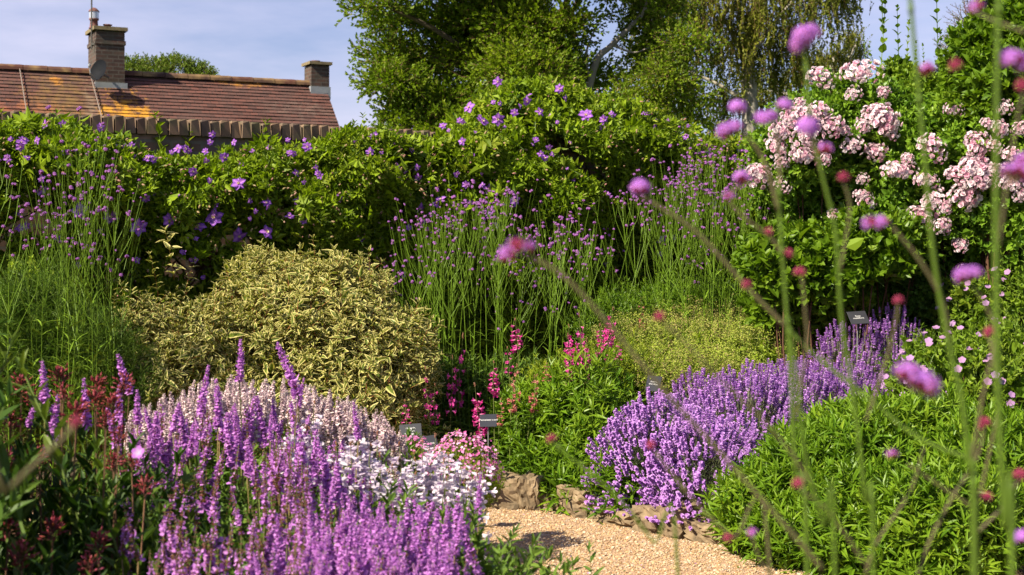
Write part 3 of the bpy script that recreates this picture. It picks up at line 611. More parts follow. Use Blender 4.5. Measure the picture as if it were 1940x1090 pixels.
CF = [(942, 155, 1), (1060, 168, .9), (888, 204, 1.1), (914, 230, 1.1), (943, 226, 1), (998, 192, .8), (1022, 212, .9), (1110, 218, 1.1), (1143, 226, .9), (1142, 242, .6), (875, 268, .8), (893, 298, .9), (952, 292, .5),
      (735, 338, 1.2), (752, 318, 1.), (727, 338, .9), (700, 288, .7), (790, 318, .7), (927, 358, 1.2), (929, 398, 1.1), (975, 380, .9), (835, 378, .9), (1083, 340, .9), (1245, 280, 1), (1345, 290, .9), (1228, 215, .6), (1002, 180, .6),
      (375, 430, 1.1), (405, 412, 1.2), (452, 447, 1.2), (505, 440, 1.1), (505, 385, .8), (548, 410, .7), (452, 348, 1), (640, 378, .8), (425, 298, .9), (402, 255, .7), (398, 270, .6), (336, 282, .8), (365, 325, .8), (480, 288, .8), (508, 322, .7), (560, 328, .8), (582, 278, .8),
      (262, 430, 1.1), (320, 418, 1.1), (150, 400, 1.1), (210, 410, 1), (78, 360, .9), (175, 290, .9), (278, 300, .8), (45, 265, .8), (38, 278, .7), (190, 242, .6), (118, 235, .6), (15, 300, .7), (85, 235, .6), (250, 275, .6), (140, 285, .5),
      (685, 452, .9), (760, 520, .8), (795, 395, .9), (812, 412, .9), (870, 435, .8), (1125, 425, .8), (1148, 500, .8), (1165, 470, .6), (920, 560, .7), (625, 398, .7), (475, 380, .6), (865, 330, .7), (1015, 265, .5), (690, 390, .7), (780, 285, .6), (1080, 270, .5), (1300, 260, .6), (1390, 300, .7)]
for _ in range(150):
    px = random.uniform(0, 1440); py = float(np.interp(px, [0, 300, 700, 850, 1000, 1200, 1440], [235, 275, 255, 220, 165, 210, 270])) + random.random() ** 1.4 * 260; CF.append((px, py, random.uniform(.35, .7)))
for n_, (px, py, s) in enumerate(CF):
    u = u_at(px); i = 0
    while i < 3 and u > UB[i + 1]: i += 1
    par, o0 = cl[i]; q = w0 + wu * u; z = ZP(py, q.y - .45)
    d = (.16 + .34 * min(1, max(0, (z - 1.0) / .7)) + float(wob(u * 1.5, z * 2.2)) * .16 * 1.5 + float(wob(u * 4.1, z * 4.3, 0, 1, 3)) * .1) + .21
    d *= .6 + .4 * min(1, max(0, (float(top_z(q.x)) - z) / .25))
    q = q + wn * max(.12, d); q.z = ZP(py, q.y); q.x = XP(px, q.y)
    o = link('flower', cfm[n_ % 4], par, q - Vector((o0.x, o0.y, .1)))
    dv = Vector((wn.x - .35 + random.uniform(-.8, .7), wn.y + random.uniform(-.5, .6), random.uniform(-.5, .9))); o.rotation_euler = dv.to_track_quat('Z', 'Y').to_euler(); s *= random.uniform(.72, .98); o.scale = (s, s, s)

# ---------------------------------------------------------------- generic bushes
def lumps_pts(N, lobes, inner=.25, floor=.1, low=-.3, rough=.10, gap=-.7):
    """points near the surface of a union of ellipsoid lobes (x,y,z,rx,ry,rz)"""
    lobes = np.array(lobes, float); wgt = lobes[:, 3] * lobes[:, 5] + lobes[:, 3] * lobes[:, 4]; idx = rs.choice(len(lobes), N * 2, p=wgt / wgt.sum())
    d = nrm(rs.normal(0, 1, (N * 2, 3))); lb = lobes[idx]
    rr_ = 1 - rs.rand(N * 2) ** 2 * inner + rough * wob(d[:, 0] * 9 + lb[:, 0] * 3, d[:, 1] * 9 + d[:, 2] * 8, d[:, 2], 1.) + rough * wob(d[:, 0] * 5 + lb[:, 0], d[:, 1] * 5 + d[:, 2] * 4, d[:, 2], 1.)
    p = lb[:, :3] + d * lb[:, 3:6] * rr_[:, None]
    ok = (p[:, 2] > floor) & (d[:, 2] > low)
    for l in lobes:
        e = (((p - l[:3]) / l[3:6]) ** 2).sum(1); ok &= (e > (1 - inner) ** 2 * .7)
    ok &= wob(p[:, 0] * 7, p[:, 2] * 7, p[:, 1] * 2, 1, 7) > gap
    p, d, lb = p[ok][:N], d[ok][:N], lb[ok][:N]; nn = nrm(d / lb[:, 3:6]); return p, nn
def bush(name, label, cat, lobes, N, temps, mats, rough=.12, gap=-.6, upb=.6, jit=.4, scale=(.8, 1.2), group=None, inner=.3, stems=8, low=-.3, stem_mat=None, rndk=None):
    l0 = np.array(lobes)[:, :2].mean(0); o0 = (l0[0], l0[1], .1); th_ = thing(name, o0, label, cat, group)
    p, nn = lumps_pts(N, lobes, inner, low=low, rough=rough, gap=gap); n = len(p)
    D = nn + np.array([0, 0, upb]) + rs.normal(0, jit, (n, 3))
    rn = np.clip(.5 + .25 * wob(p[:, 0] * 3, p[:, 2] * 3 + p[:, 1], 0, 1, 4) + rs.normal(0, .2, n), 0, .99)
    scat('foliage', temps, D, p, mats, th_, scale=rs.uniform(*scale, n), rnd=rn, origin=o0, sink=.8)
    t = T()
    for l in lobes:
        for i in range(stems if l[2] - l[5] * .3 > .3 else 0):
            a = random.uniform(0, 6.28); e = Vector((l[0] + math.cos(a) * l[3] * .6, l[1] + math.sin(a) * l[4] * .6, max(.3, l[2] + l[5] * random.uniform(.0, .45)))); s = Vector((l[0] * .7 + l0[0] * .3 + random.uniform(-.1, .1), l[1] + random.uniform(-.1, .1), .1)); m = s.lerp(e, .5) + Vector((random.uniform(-.05, .05), 0, .08))
            t.tube([s - Vector(o0), m - Vector(o0), e - Vector(o0)], [.009, .006, .003], 4, 0, cap=False)
    if t.v: single('stem', t, [stem_mat or twig_m], th_)
    return th_, Vector(o0)

# variegated shrub
var_m = leafmat('variegated_leaf', [(0.0624, 0.1, 0.0108), (0.104, 0.14, 0.0132), (0.0832, 0.11, 0.018), (0.156, 0.15, 0.024)], edge=(.58, .50, .19), epos=(.45, .8), tr=.25)
redtwig = leafmat('red_twig', [(.22, .07, .03), (.28, .10, .04)], tr=0, rough=.7)
vt = [sprig(4, .16, (.056, .023), True, 45, s + 100, fold=.25, droop=.5, bend=.6, lvar=.45) for s in range(6)]
Yv = 8.75
def V_(px, py, Y, rx, ry, rz): p = P(px, py, Y); return (p.x, p.y, p.z, rx, ry, rz)
vb, vo0 = bush('variegated_shrub', 'broad cream-edged variegated shrub in front of the clematis wall', 'shrub',
     [V_(590, 670, 8.8, .56, .55, .48), V_(685, 710, 8.7, .40, .5, .44), V_(490, 620, 8.9, .34, .45, .34), V_(400, 700, 8.6, .38, .4, .36), V_(285, 690, 8.6, .24, .3, .38), V_(620, 780, 8.5, .58, .5, .45), V_(330, 770, 8.4, .42, .4, .4), V_(760, 690, 8.8, .22, .35, .34), V_(560, 550, 9.0, .3, .3, .2), V_(660, 560, 8.9, .26, .3, .22), V_(500, 520, 9.1, .18, .2, .16)],
     5600, vt, [var_m, redtwig], upb=.5, jit=.45, stem_mat=redtwig, low=-.5, scale=(.7, 1.3), rough=.2, gap=-.45)
shoots = [(330, 470, .32), (300, 500, .25), (262, 525, .2), (475, 480, .2), (350, 495, .2), (600, 470, .25), (640, 475, .2), (665, 480, .15), (720, 500, .15), (545, 490, .2), (580, 485, .2), (215, 545, .15), (700, 495, .15)]
vsh = [sprig(6, .3, (.06, .026), True, 40, s + 140, fold=.3, droop=.7, bend=.15) for s in range(3)]
shoots += [(random.uniform(230, 820), 0, random.uniform(.14, .3)) for _ in range(120)]
shoots = [(px, py or float(np.interp(px, [230, 300, 400, 480, 600, 700, 780, 830], [560, 550, 560, 500, 490, 520, 570, 650])) + random.uniform(-15, 130), s) for px, py, s in shoots]
pp = np.array([tuple(P(px, py + 60, 8.75 - (.0 if py < 560 else .35))) for px, py, s in shoots]); scat('shoots', vsh, np.stack([rs.normal(0, .3, len(pp)), rs.normal(-.25, .3, len(pp)), np.ones(len(pp))], 1), pp, [var_m, redtwig], vb, scale=np.array([s / .3 for _, _, s in shoots]), origin=vo0)

# lanceolate shoot bushes (asters before flowering)
ast_m = leafmat('aster_leaf', [(0.0515, 0.117, 0.00648), (0.0936, 0.18, 0.00972), (0.14, 0.234, 0.0135), (0.187, 0.27, 0.0189)], tr=.3, rough=.38)
ast2_m = leafmat('aster_young_leaf', [(0.124, 0.178, 0.00762), (0.194, 0.255, 0.0128), (0.283, 0.315, 0.0255)], tr=.3)
at = [sprig(10, .26, (.10, .019), False, 42, s + 200, fold=.3, droop=.35, bend=.25, dec=False, lvar=.2) for s in range(5)]
at2 = [sprig(12, .22, (.045, .009), False, 40, s + 220, fold=.3, droop=.2, bend=.3, dec=False) for s in range(4)]
GA = 'leafy green asters not yet in flower'
bush('aster_clump', 'leafy green aster bush trailing over the stones, left of the lavender', 'aster', [V_(1035, 850, 8.75, .30, .35, .42), V_(1110, 830, 8.7, .34, .4, .46), V_(1140, 900, 8.4, .28, .3, .38), V_(1165, 950, 7.9, .16, .2, .24), V_(1185, 985, 7.7, .12, .14, .14), V_(1085, 950, 8.1, .14, .12, .16), V_(1060, 915, 8.4, .24, .22, .28), V_(985, 835, 8.8, .16, .25, .28)], 1500, at, [ast_m, stem_m], upb=.75, group=GA, low=-.75)
bush('aster_clump', 'pale feathery aster bush below the magenta penstemons', 'aster', [V_(1090, 760, 9.1, .36, .35, .30), V_(1170, 745, 9.2, .32, .35, .32), V_(1020, 800, 9., .2, .3, .26)], 1500, at2, [ast2_m, stem_m], upb=1., group=GA)
bush('aster_clump', 'low green aster bush in the right bed, just right of the gravel tip', 'aster', [V_(1450, 985, 7.05, .24, .3, .26), V_(1540, 960, 7.0, .30, .35, .36), V_(1500, 1050, 6.75, .22, .2, .25), V_(1520, 900, 7.4, .22, .3, .22)], 1500, at, [ast_m, stem_m], upb=.8, group=GA, low=-.7)
bush('aster_clump', 'tall green aster bush in the middle of the right bed, behind the verbena stalks', 'aster', [V_(1650, 920, 7.0, .34, .4, .40), V_(1640, 1030, 6.6, .35, .3, .36), V_(1610, 860, 7.5, .26, .3, .24)], 2000, at, [ast_m, stem_m], upb=.9, group=GA, low=-.6)
bush('aster_clump', 'green aster bush at the right edge of the right bed, below the geraniums', 'aster', [V_(1770, 890, 7.0, .36, .4, .36), V_(1900, 960, 6.7, .42, .4, .42), V_(1790, 1030, 6.3, .36, .3, .36)], 2200, at, [ast_m, stem_m], upb=.9, group=GA, low=-.6)

# yellow-green lady's mantle mound with buff flower haze
alc_m = leafmat('mantle_leaf', [(0.134, 0.203, 0.0112), (0.202, 0.277, 0.0188), (0.258, 0.33, 0.0375)], tr=.3)
alf_m = leafmat('mantle_flower', [(0.25, 0.317, 0.036), (0.322, 0.374, 0.0576), (0.334, 0.302, 0.101), (0.322, 0.23, 0.108)], tr=.2)
al_t = [sprig(3, .09, (.04, .036), False, 30, s + 260, fold=.15, droop=.15, dec=False) for s in range(4)]
def froth(seed):
    rr = random.Random(seed); t = T(); t.tube([(0, 0, 0), (.0, 0, .12)], .001, 3, 1, cap=False)
    for i in range(26):
        h = rr.uniform(.04, .15); a = rr.uniform(0, 6.28); d = rr.uniform(0, .035); p = Vector((math.cos(a) * d, math.sin(a) * d, h))
        t.leaf2(Matrix.Translation(p) @ eu(rr.uniform(-1, 1), rr.uniform(-1, 1), a), .012, .009, .3, r=rr.uniform(-.2, .2))
    return t.fin()
ft = [froth(s) for s in range(4)]
AL_DZ = -.06
GM = "mounds of lady's mantle behind the lavender"
for k, (lab, lobes) in enumerate([("yellow-green lady's mantle mound beside the grey label, left of the lavender", [V_(1215, 740, 9.2, .28, .3, .22), V_(1280, 735, 9.4, .36, .3, .25), V_(1340, 730, 9.5, .3, .3, .2)]), ("buff and lime lady's mantle mound below the thicket of verbena stems", [V_(1300, 675, 10.1, .5, .4, .26), V_(1215, 675, 10.2, .35, .35, .25), V_(1260, 635, 10.7, .4, .3, .2)]), ("lady's mantle mound with brownish flowers behind the middle of the lavender", [V_(1420, 690, 9.9, .42, .35, .25), V_(1500, 655, 10.4, .45, .4, .25), V_(1380, 635, 10.8, .45, .3, .2), V_(1480, 615, 10.9, .4, .3, .18)])]):
    lobes = [(a, b, c + AL_DZ, d, e, f * .9) for a, b, c, d, e, f in lobes]
    par, o0 = bush('ladys_mantle', lab, "lady's mantle", lobes, 1700, al_t, [alc_m, stem_m], upb=.8, group=GM, low=-.8)
    p, nn = lumps_pts(1000, lobes, .12, low=-.1, rough=.2); p[:, 2] += rs.uniform(-.06, .05, len(p)); n = len(p)
    rn = np.clip((p[:, 1] - 9.3) / 1.5 * .55 + rs.normal(0.1, .2, n), 0, .98)
    scat('blossom', ft, nn * .5 + np.array([0, 0, 1.]) + rs.normal(0, .2, (n, 3)), p, [alf_m, stem_m], par, scale=rs.uniform(.7, 1.1, n), rnd=rn, origin=o0)

# ---------------------------------------------------------------- lavender
lav_m = petal('lavender_flower', [(0.303, 0.111, 0.415), (0.436, 0.197, 0.595), (0.588, 0.326, 0.722), (0.493, 0.222, 0.632), (0.36, 0.146, 0.505)], tr=.25); lavs_m = leafmat('lavender_stem', [(.16, .19, .09), (.24, .24, .14)], tr=.1); lavl_m = leafmat('lavender_leaf', [(.13, .17, .08), (.20, .24, .14)], tr=.1)
def lav_spike(seed):
    rr = random.Random(seed); t = T(); n = 6; t.tube([(0, 0, -.02), (0, 0, .05)], .0012, 3, 1, cap=False)
    for i in range(n):
        h = i / n * .055 + (.0 if i else -.012); w_ = .012 * (1 - .45 * i / n)
        for j in range(6):
            a = j * 60 + i * 30 + rr.uniform(-15, 15); t.quad(eu(t=(0, 0, h)) @ eu(R(rr.uniform(10, 60)), 0, R(a)), w_ * rr.uniform(.9, 1.4), .0085, r=rr.uniform(-.25, .25))
    return t.fin()
lvt = [lav_spike(s) for s in range(4)]; lvl = [sprig(8, .16, (.04, .004), True, 35, s + 300, two=True, bend=.3, top=False) for s in range(3)]
st1 = T(); st1.tube([(0, 0, 0), (.02, 0, .5), (0, 0, 1)], .0035, 3, 0, cap=False); st1.fin()   # unit stem
def stems_mesh(name, A, B, mats, parent, rad=.0013, origin=(0, 0, 0), bow=.03):
    """bowed stems from A to B"""
    A = np.asarray(A, float); B = np.asarray(B, float); n = len(A); Lg_ = np.linalg.norm(B - A, axis=1); M = frames(B - A)
    rad = np.broadcast_to(rad, (n,)); sc_ = np.stack([rad / .0035, rad / .0035, Lg_], 1); M = M * sc_[:, None, :]
    me = mesh_from(name, [(st1, M, A - np.array(origin), rs.rand(n))], mats); return link(name, me, parent)
def lavender(px, Y, r, h, n, label, lean=(0, 0)):
    n = int(n * 1.45)
    c = Vector((XP(px, Y), Y, .1)); th_ = thing('lavender_bush', c, label, 'lavender', 'purple lavender bushes along the gravel')
    d = nrm(rs.normal(0, 1, (n, 3))); d[:, 2] = np.abs(d[:, 2]) * 1.0 - .10; d = nrm(d)
    tip = np.array(c) + d * np.array([r, r, h]) * rs.uniform(.80, 1.04, (n, 1)) + np.array([lean[0], lean[1], 0]) + np.array([0, 0, -.02])
    tip[:, 2] = np.maximum(tip[:, 2], .07) + .03 * wob(tip[:, 0] * 5, tip[:, 1] * 5)
    base = np.array(c) + d * np.array([.25 * r, .25 * r, .1 * h]) * rs.uniform(.2, 1, (n, 1)) + rs.normal(0, .02, (n, 3)); base[:, 2] = np.maximum(base[:, 2], .08)
    dirs = nrm(tip - base)
    dirs = nrm(dirs + np.array([0, 0, .35]))
    rn = np.clip(.5 + .25 * wob(tip[:, 0] * 4, tip[:, 2] * 4) + rs.normal(0, .22, n), 0, .99)
    s = rs.uniform(.65, 1.25, n)
    b = scat('blossom', lvt, dirs, tip, [lav_m, lavs_m], th_, scale=s, rnd=rn, origin=c); b['kind'] = 'stuff'
    o = stems_mesh('stem', base, tip, [lavs_m], th_, .0013, origin=c); o['kind'] = 'stuff'
    m = n // 2; d2 = nrm(rs.normal(0, 1, (m, 3))); d2[:, 2] = np.abs(d2[:, 2]); p2 = np.array(c) + d2 * np.array([r, r, h]) * rs.uniform(.3, .62, (m, 1)) + np.array([lean[0] * .6, lean[1] * .6, 0])
    scat('foliage', lvl, d2 + np.array([0, 0, .4]), p2, [lavl_m, lavs_m], th_, scale=rs.uniform(.7, 1.1, m), origin=c)
for a in [(1255, 8.2, .42, .58, 950, 'lavender bush leaning over the stones at the gravel, leftmost and nearest of the row', (-.02, -.20)), (1335, 7.85, .38, .50, 750, 'lavender bush low at the gravel edge, right beside the nearest one', (.02, -.22)), (1410, 8.3, .42, .72, 950, 'lavender bush in the middle of the row, left of the thick verbena stalks', (0, -.05)),
          (1510, 8.5, .40, .73, 850, 'lavender bush behind the tall verbena stalks, above the low aster bush'), (1330, 8.9, .38, .62, 650, 'lavender bush behind the nearest one, next to the yellow-green mound'), (1610, 9.35, .38, .95, 700, 'lavender bush close below the grey label on a stake under the rose'), (1690, 9.4, .36, .98, 650, 'lavender bush at the far end of the row, with grey bare stems showing'), (1600, 8.6, .40, .66, 800, 'lavender bush above the middle aster bush, in front of the far ones'), (1765, 9.5, .2, .6, 160, 'small sparse lavender at the far right end of the row'), (1490, 9.2, .36, .66, 550, 'lavender bush at the back of the row beside the lime mound')]:
    lavender(*a)

# ---------------------------------------------------------------- tall verbena in the bed behind
vh_m = petal('verbena_flower', [(0.306, 0.113, 0.37), (0.402, 0.169, 0.467), (0.451, 0.193, 0.483), (0.354, 0.129, 0.402)], tr=.2); vc_m = leafmat('verbena_calyx', [(.16, .03, .09), (.24, .05, .10)], tr=0, rough=.7)
vst_m = leafmat('verbena_stem', [(0.104, 0.18, 0.012), (0.166, 0.25, 0.018), (0.208, 0.26, 0.03)], tr=.05, rough=.5)
def vhead(seed, n=20, r=.012):
    rr = random.Random(seed); t = T()
    for c in range(rr.choice((1, 2, 2, 3))):
        cx, cy_, cz = rr.uniform(-1, 1) * r * .9 * (c > 0), rr.uniform(-1, 1) * r * .9 * (c > 0), rr.uniform(-.008, .004) * (c > 0)
        t.blob((cx, cy_, cz - .003), r * .55, r * .7, mi=1, n=5)
        for i in range(n):
            a = i * 2.4; e = math.acos(1 - (i + .5) / n * .95); d = Vector((math.sin(e) * math.cos(a), math.sin(e) * math.sin(a), math.cos(e)))
            M = Matrix.Translation(Vector((cx, cy_, cz)) + d * r * .8) @ d.to_track_quat('Z', 'Y').to_matrix().to_4x4()
            for k in range(2): t.quad(M @ eu(R(20), 0, R(180 * k + rr.uniform(0, 90))), .0055, .007, r=rr.uniform(-.2, .2), neck=.5)
    return tmesh('verbena_head', t, [vh_m, vc_m])
vhm = [vhead(s) for s in range(5)]
def vplant(seed, H, nb=4, leafy=.4, lean=.06):
    """returns stem mesh and head spots"""
    rr = random.Random(seed); t = T(); heads = []
    def trunk(s): return Vector((lx * s * s, ly * s * s, s * H))
    lx, ly = rr.uniform(-lean, lean) * 2, rr.uniform(-lean, lean)
    t.tube([trunk(s) for s in (0, .3, .6, .85, 1)], [.0028, .0026, .0021, .0016, .0011], 4, 0, cap=False); heads.append(trunk(1))
    for i in range(nb):
        s = rr.uniform(.55, .93); a = rr.uniform(0, 3.14)
        for sgn in (0, math.pi):
            if rr.random() < .25: continue
            b = trunk(s); L_ = H * (1 - s) * rr.uniform(.7, 1.15) + .05; sp = rr.uniform(.28, .5)
            m = b + Vector((math.cos(a + sgn) * L_ * sp * .7, math.sin(a + sgn) * L_ * sp * .7, L_ * .5)); e = b + Vector((math.cos(a + sgn) * L_ * sp, math.sin(a + sgn) * L_ * sp, L_))
            t.tube([b, m, e], [.0017, .0014, .001], 3, 0, cap=False); heads.append(e)
            if rr.random() < .6:
                e2 = m + Vector((math.cos(a + sgn + 1.2) * .05, math.sin(a + sgn + 1.2) * .05, .1)); t.tube([m, e2], .001, 3, 0, cap=False); heads.append(e2)
    for i in range(int(10 * leafy)):
        s = rr.uniform(.12, .62); a = rr.uniform(0, 6.28)
        for sgn in (0, math.pi): t.leaf(Matrix.Translation(trunk(s)) @ eu(R(rr.uniform(15, 50)), 0, a + sgn), rr.uniform(.06, .13), rr.uniform(.008, .014), .2, .3, mi=0, r=rr.uniform(0, .3))
    return tmesh('verbena_stem', t, [vst_m]), heads
VPM = {}
def verbena(px, Y, pytop, label, group, variant, leafy, keep=1.):
    H = ZP(pytop, Y) - .1; key = (variant, leafy)
    if key not in VPM: VPM[key] = vplant(500 + variant + int(leafy * 37), 1.4, 3 + variant % 3, leafy)
    me, heads = VPM[key]; s = H / 1.4
    th_ = thing('verbena', (XP(px, Y), Y, .1), label, 'verbena', group); th_.rotation_euler = (random.uniform(-.04, .04), random.uniform(-.06, .06), random.uniform(0, 6.28))
    o = link('stem', me, th_); o.scale = (1, 1, s)
    for h in heads[:1] + [h_ for h_ in heads[1:] if random.random() < keep]:
        o = link('flower_head', random.choice(vhm), th_, Vector((h.x, h.y, h.z * s))); q = random.uniform(.5, 1.0); o.scale = (q, q, q); o.rotation_euler = (random.uniform(-.3, .3), random.uniform(-.3, .3), random.uniform(0, 6))
g1 = 'thin tall verbenas at the left end of the bed'; g2 = 'thin tall verbenas in the thicket behind the penstemons'; g3 = 'crowded verbenas in front of the rose end of the wall'
for i in range(28):
    px = random.choice((random.uniform(-20, 230), random.uniform(60, 200))); Y = random.uniform(7.6, 8.6); verbena(px, Y, random.uniform(250, 470) if px < 190 else random.uniform(330, 500), 'thin tall verbena with sparse purple heads, left of the variegated shrub', g1, i % 7, .9, .65)
for i in range(54):
    px = random.uniform(730, 1120) if i % 5 else random.uniform(760, 960); Y = random.uniform(9.0, 10.1); top = np.interp(px, [700, 760, 850, 930, 1000, 1100], [480, 440, 370, 360, 410, 390]); verbena(px, Y, top + abs(random.gauss(0, 75)), 'thin tall verbena with small purple heads, in the thicket behind the magenta penstemons', g2, 7 + i % 8, .35, .75)
for i in range(64):
    px = random.uniform(1100, 1470) if i % 4 else random.uniform(1230, 1440); Y = random.uniform(10.0, 11.2); top = np.interp(px, [1080, 1200, 1300, 1380, 1500], [410, 370, 300, 290, 360]); verbena(px, Y, top + abs(random.gauss(0, 70)), 'thin tall verbena in the dense stand above the yellow-green mound, left of the rose', g3, 15 + i % 8, .7, .8)
# feathery greens at the foot of the left verbenas
fe_m = leafmat('feathery_leaf', [(0.052, 0.1, 0.012), (0.0832, 0.15, 0.018), (0.125, 0.18, 0.024)], tr=.2)
fe_t = [sprig(9, .28, (.07, .006), True, 45, s + 330, two=True, bend=.3) for s in range(4)]
bush('feathery_plant', 'fine feathery green foliage at the foot of the left verbenas', 'plant', [V_(60, 650, 8.3, .4, .35, .45), V_(150, 700, 8.2, .35, .3, .4), V_(200, 760, 8.1, .3, .3, .4), V_(20, 760, 8.1, .3, .3, .4)], 1300, fe_t, [fe_m, stem_m], upb=.9)
bush('low_shrub', 'low lime-green plant showing behind the left verbena stems', 'plant', [V_(10, 560, 8.9, .35, .2, .25), V_(30, 660, 8.7, .25, .2, .25)], 500, al_t, [alc_m, stem_m], upb=.5)
bush('low_shrub', 'dark green leafy plant filling the foot of the verbena thicket', 'plant', [V_(900, 780, 9.5, .5, .3, .35), V_(1000, 770, 9.6, .4, .3, .3)], 700, at, [fe_m, stem_m], upb=.8)
bush('low_shrub', 'green leafy plant between the verbena stand and the yellow-green mounds', 'plant', [V_(1300, 590, 11, .5, .25, .3), V_(1440, 590, 11.2, .45, .25, .32), V_(1180, 620, 10.6, .4, .25, .3)], 900, at2, [ast_m, stem_m], upb=.8)
# ---------------------------------------------------------------- penstemons (bell spikes)
def bellT(s=1., seed=0, n=6):
    """bell pointing along +Y, flaring mouth with lobes"""
    rr = random.Random(seed); t = T(); rings = [(0, .003), (.008, .006), (.02, .009), (.026, .012)]
    for y, r in rings:
        for j in range(n): a = 2 * math.pi * j / n; t.v.append(Vector((math.cos(a) * r, y, math.sin(a) * r * .85)) * s); t.k.append(y / .026); t.r.append(0)
    for i in range(3):
        for j in range(n): t.f.append((i * n + j, i * n + (j + 1) % n, (i + 1) * n + (j + 1) % n, (i + 1) * n + j)); t.m.append(0)
    for j in range(5):
        a = 2 * math.pi * j / 5 + .3; d = Vector((math.cos(a), 0, math.sin(a)))
        x = d; z = Vector((0, -1, 0)); y = z.cross(x); M = Matrix((( -y.x, x.x, z.x, 0), (-y.y, x.y, z.y, 0), (-y.z, x.z, z.z, 0), (0, 0, 0, 1)))
        t.quad(Matrix.Translation(Vector((0, .025, 0)) * s + d * .0105 * s) @ M, .011 * s, .013 * s, r=rr.uniform(-.1, .1), k0=1, k1=1, neck=.45, curl=-.3)
    t.leaf2(eu(t=(0, -.002, .004)), .008 * s, .006 * s, .3, mi=1); t.leaf2(eu(t=(0, -.002, -.004)), .008 * s, .006 * s, .3, mi=1)
    return t
mag_m = petal('magenta_petal', [(0.431, 0.0172, 0.172), (0.535, 0.0345, 0.259), (0.604, 0.069, 0.328)], tr=.25, kcol=(.75, .25, .45), kpos=(.2, .7)); pinkp_m = petal('salmon_petal', [(0.455, 0.119, 0.119), (0.525, 0.196, 0.182)], tr=.25); whp_m = petal('pale_petal', [(0.626, 0.547, 0.626), (0.673, 0.626, 0.657), (0.564, 0.453, 0.595)], tr=.25)
cal_m = leafmat('calyx', [(.22, .10, .06), (.14, .14, .05)], tr=0); pen_l = leafmat('penstemon_leaf', [(0.0728, 0.14, 0.018), (0.125, 0.2, 0.03)], tr=.25)
pcm = leafmat('penstemon_stem', [(.12, .14, .04), (.2, .12, .06)], tr=0)
def pspike(seed, L_, petalm, nb=7, s=1., up=-10, dens=3):
    rr = random.Random(seed); t = T(); t.tube([(0, 0, -.02), (.01, 0, L_ * .5), (0, 0, L_)], [.002, .0018, .001], 4, 2, cap=False)
    for i in range(nb):
        h = L_ * i / nb
        for j in range(dens if rr.random() < .8 else 1):
            b = bellT(s * (1 - .45 * i / nb) * rr.uniform(.85, 1.1), rr.random()); a = j * 360 / dens + i * 70 + rr.uniform(-25, 25)
            t.add(b, eu(t=(0, 0, h)) @ eu(R(up + rr.uniform(-25, 20)), 0, R(a)) @ eu(t=(0, .008, 0)), r=rr.uniform(-.2, .2))
    for j in range(5): t.blob((rr.uniform(-.004, .004), rr.uniform(-.004, .004), L_ + j * .004), .003, .005, mi=1, n=4)
    return tmesh('penstemon_spike', t, [petalm, cal_m, pcm])
def lsprig(L_, seed, nn=4, lf=(.09, .02)): return sprig(nn, L_, lf, True, 35, seed, fold=.25, droop=.4, bend=.1, stem=.002)
pls = [lsprig(1, s + 360, 9) for s in range(3)]
def penst(px, pytop, pybot, Y, meshes, label, ns=1, group='penstemons in flower behind the label stakes', scale=1.):
    ztop = ZP(pytop, Y); Ls = (pybot - pytop) / F_PX * Y; c = (XP(px, Y), Y, .1); th_ = thing('penstemon', c, label, 'penstemon', group)
    for i in range(ns):
        dx, dy = (0, 0) if i == 0 else (random.uniform(-.07, .07), random.uniform(-.06, .06)); me, L0 = random.choice(meshes); dz = 0 if i == 0 else -random.uniform(0, .1)
        lx = random.uniform(-.05, .05); zb = ztop - Ls + dz - .1
        o = link('flower_spike', me, th_, (dx + lx, dy, zb)); q = scale * random.uniform(.9, 1.05); o.scale = (q, q, Ls / L0 * (1 if i == 0 else .8)); o.rotation_euler = (random.uniform(-.1, .1), lx * 1.5 + random.uniform(-.1, .1), random.uniform(0, 6))
        t = T(); t.tube([(dx, dy, 0), (dx + lx * .4, dy, zb * .5), (dx + lx, dy, zb)], [.003, .0025, .002], 4, 0, cap=False)
        for k in range(9):
            s = random.uniform(.08, .92); a = random.uniform(0, 6.28)
            for g_ in (0, math.pi): t.leaf(Matrix.Translation((dx + lx * s, dy, zb * s)) @ eu(R(random.uniform(5, 50)), 0, a + g_), random.uniform(.05, .1) * (1.2 - .5 * s), .02, .25, .4, mi=1, r=random.random())
        single('stem', t, [pcm, pen_l], th_)
mg = [(pspike(1, .22, mag_m, 7, 1.05, dens=2, up=-25), .22), (pspike(2, .22, mag_m, 6, 1.1, dens=3, up=-25), .22), (pspike(7, .22, mag_m, 6, 1.0, dens=2), .22)]; mgs = [(pspike(3, .22, mag_m, 5, .8, dens=2), .22)]; sal = [(pspike(4, .2, pinkp_m, 6, .75, dens=2), .2)]
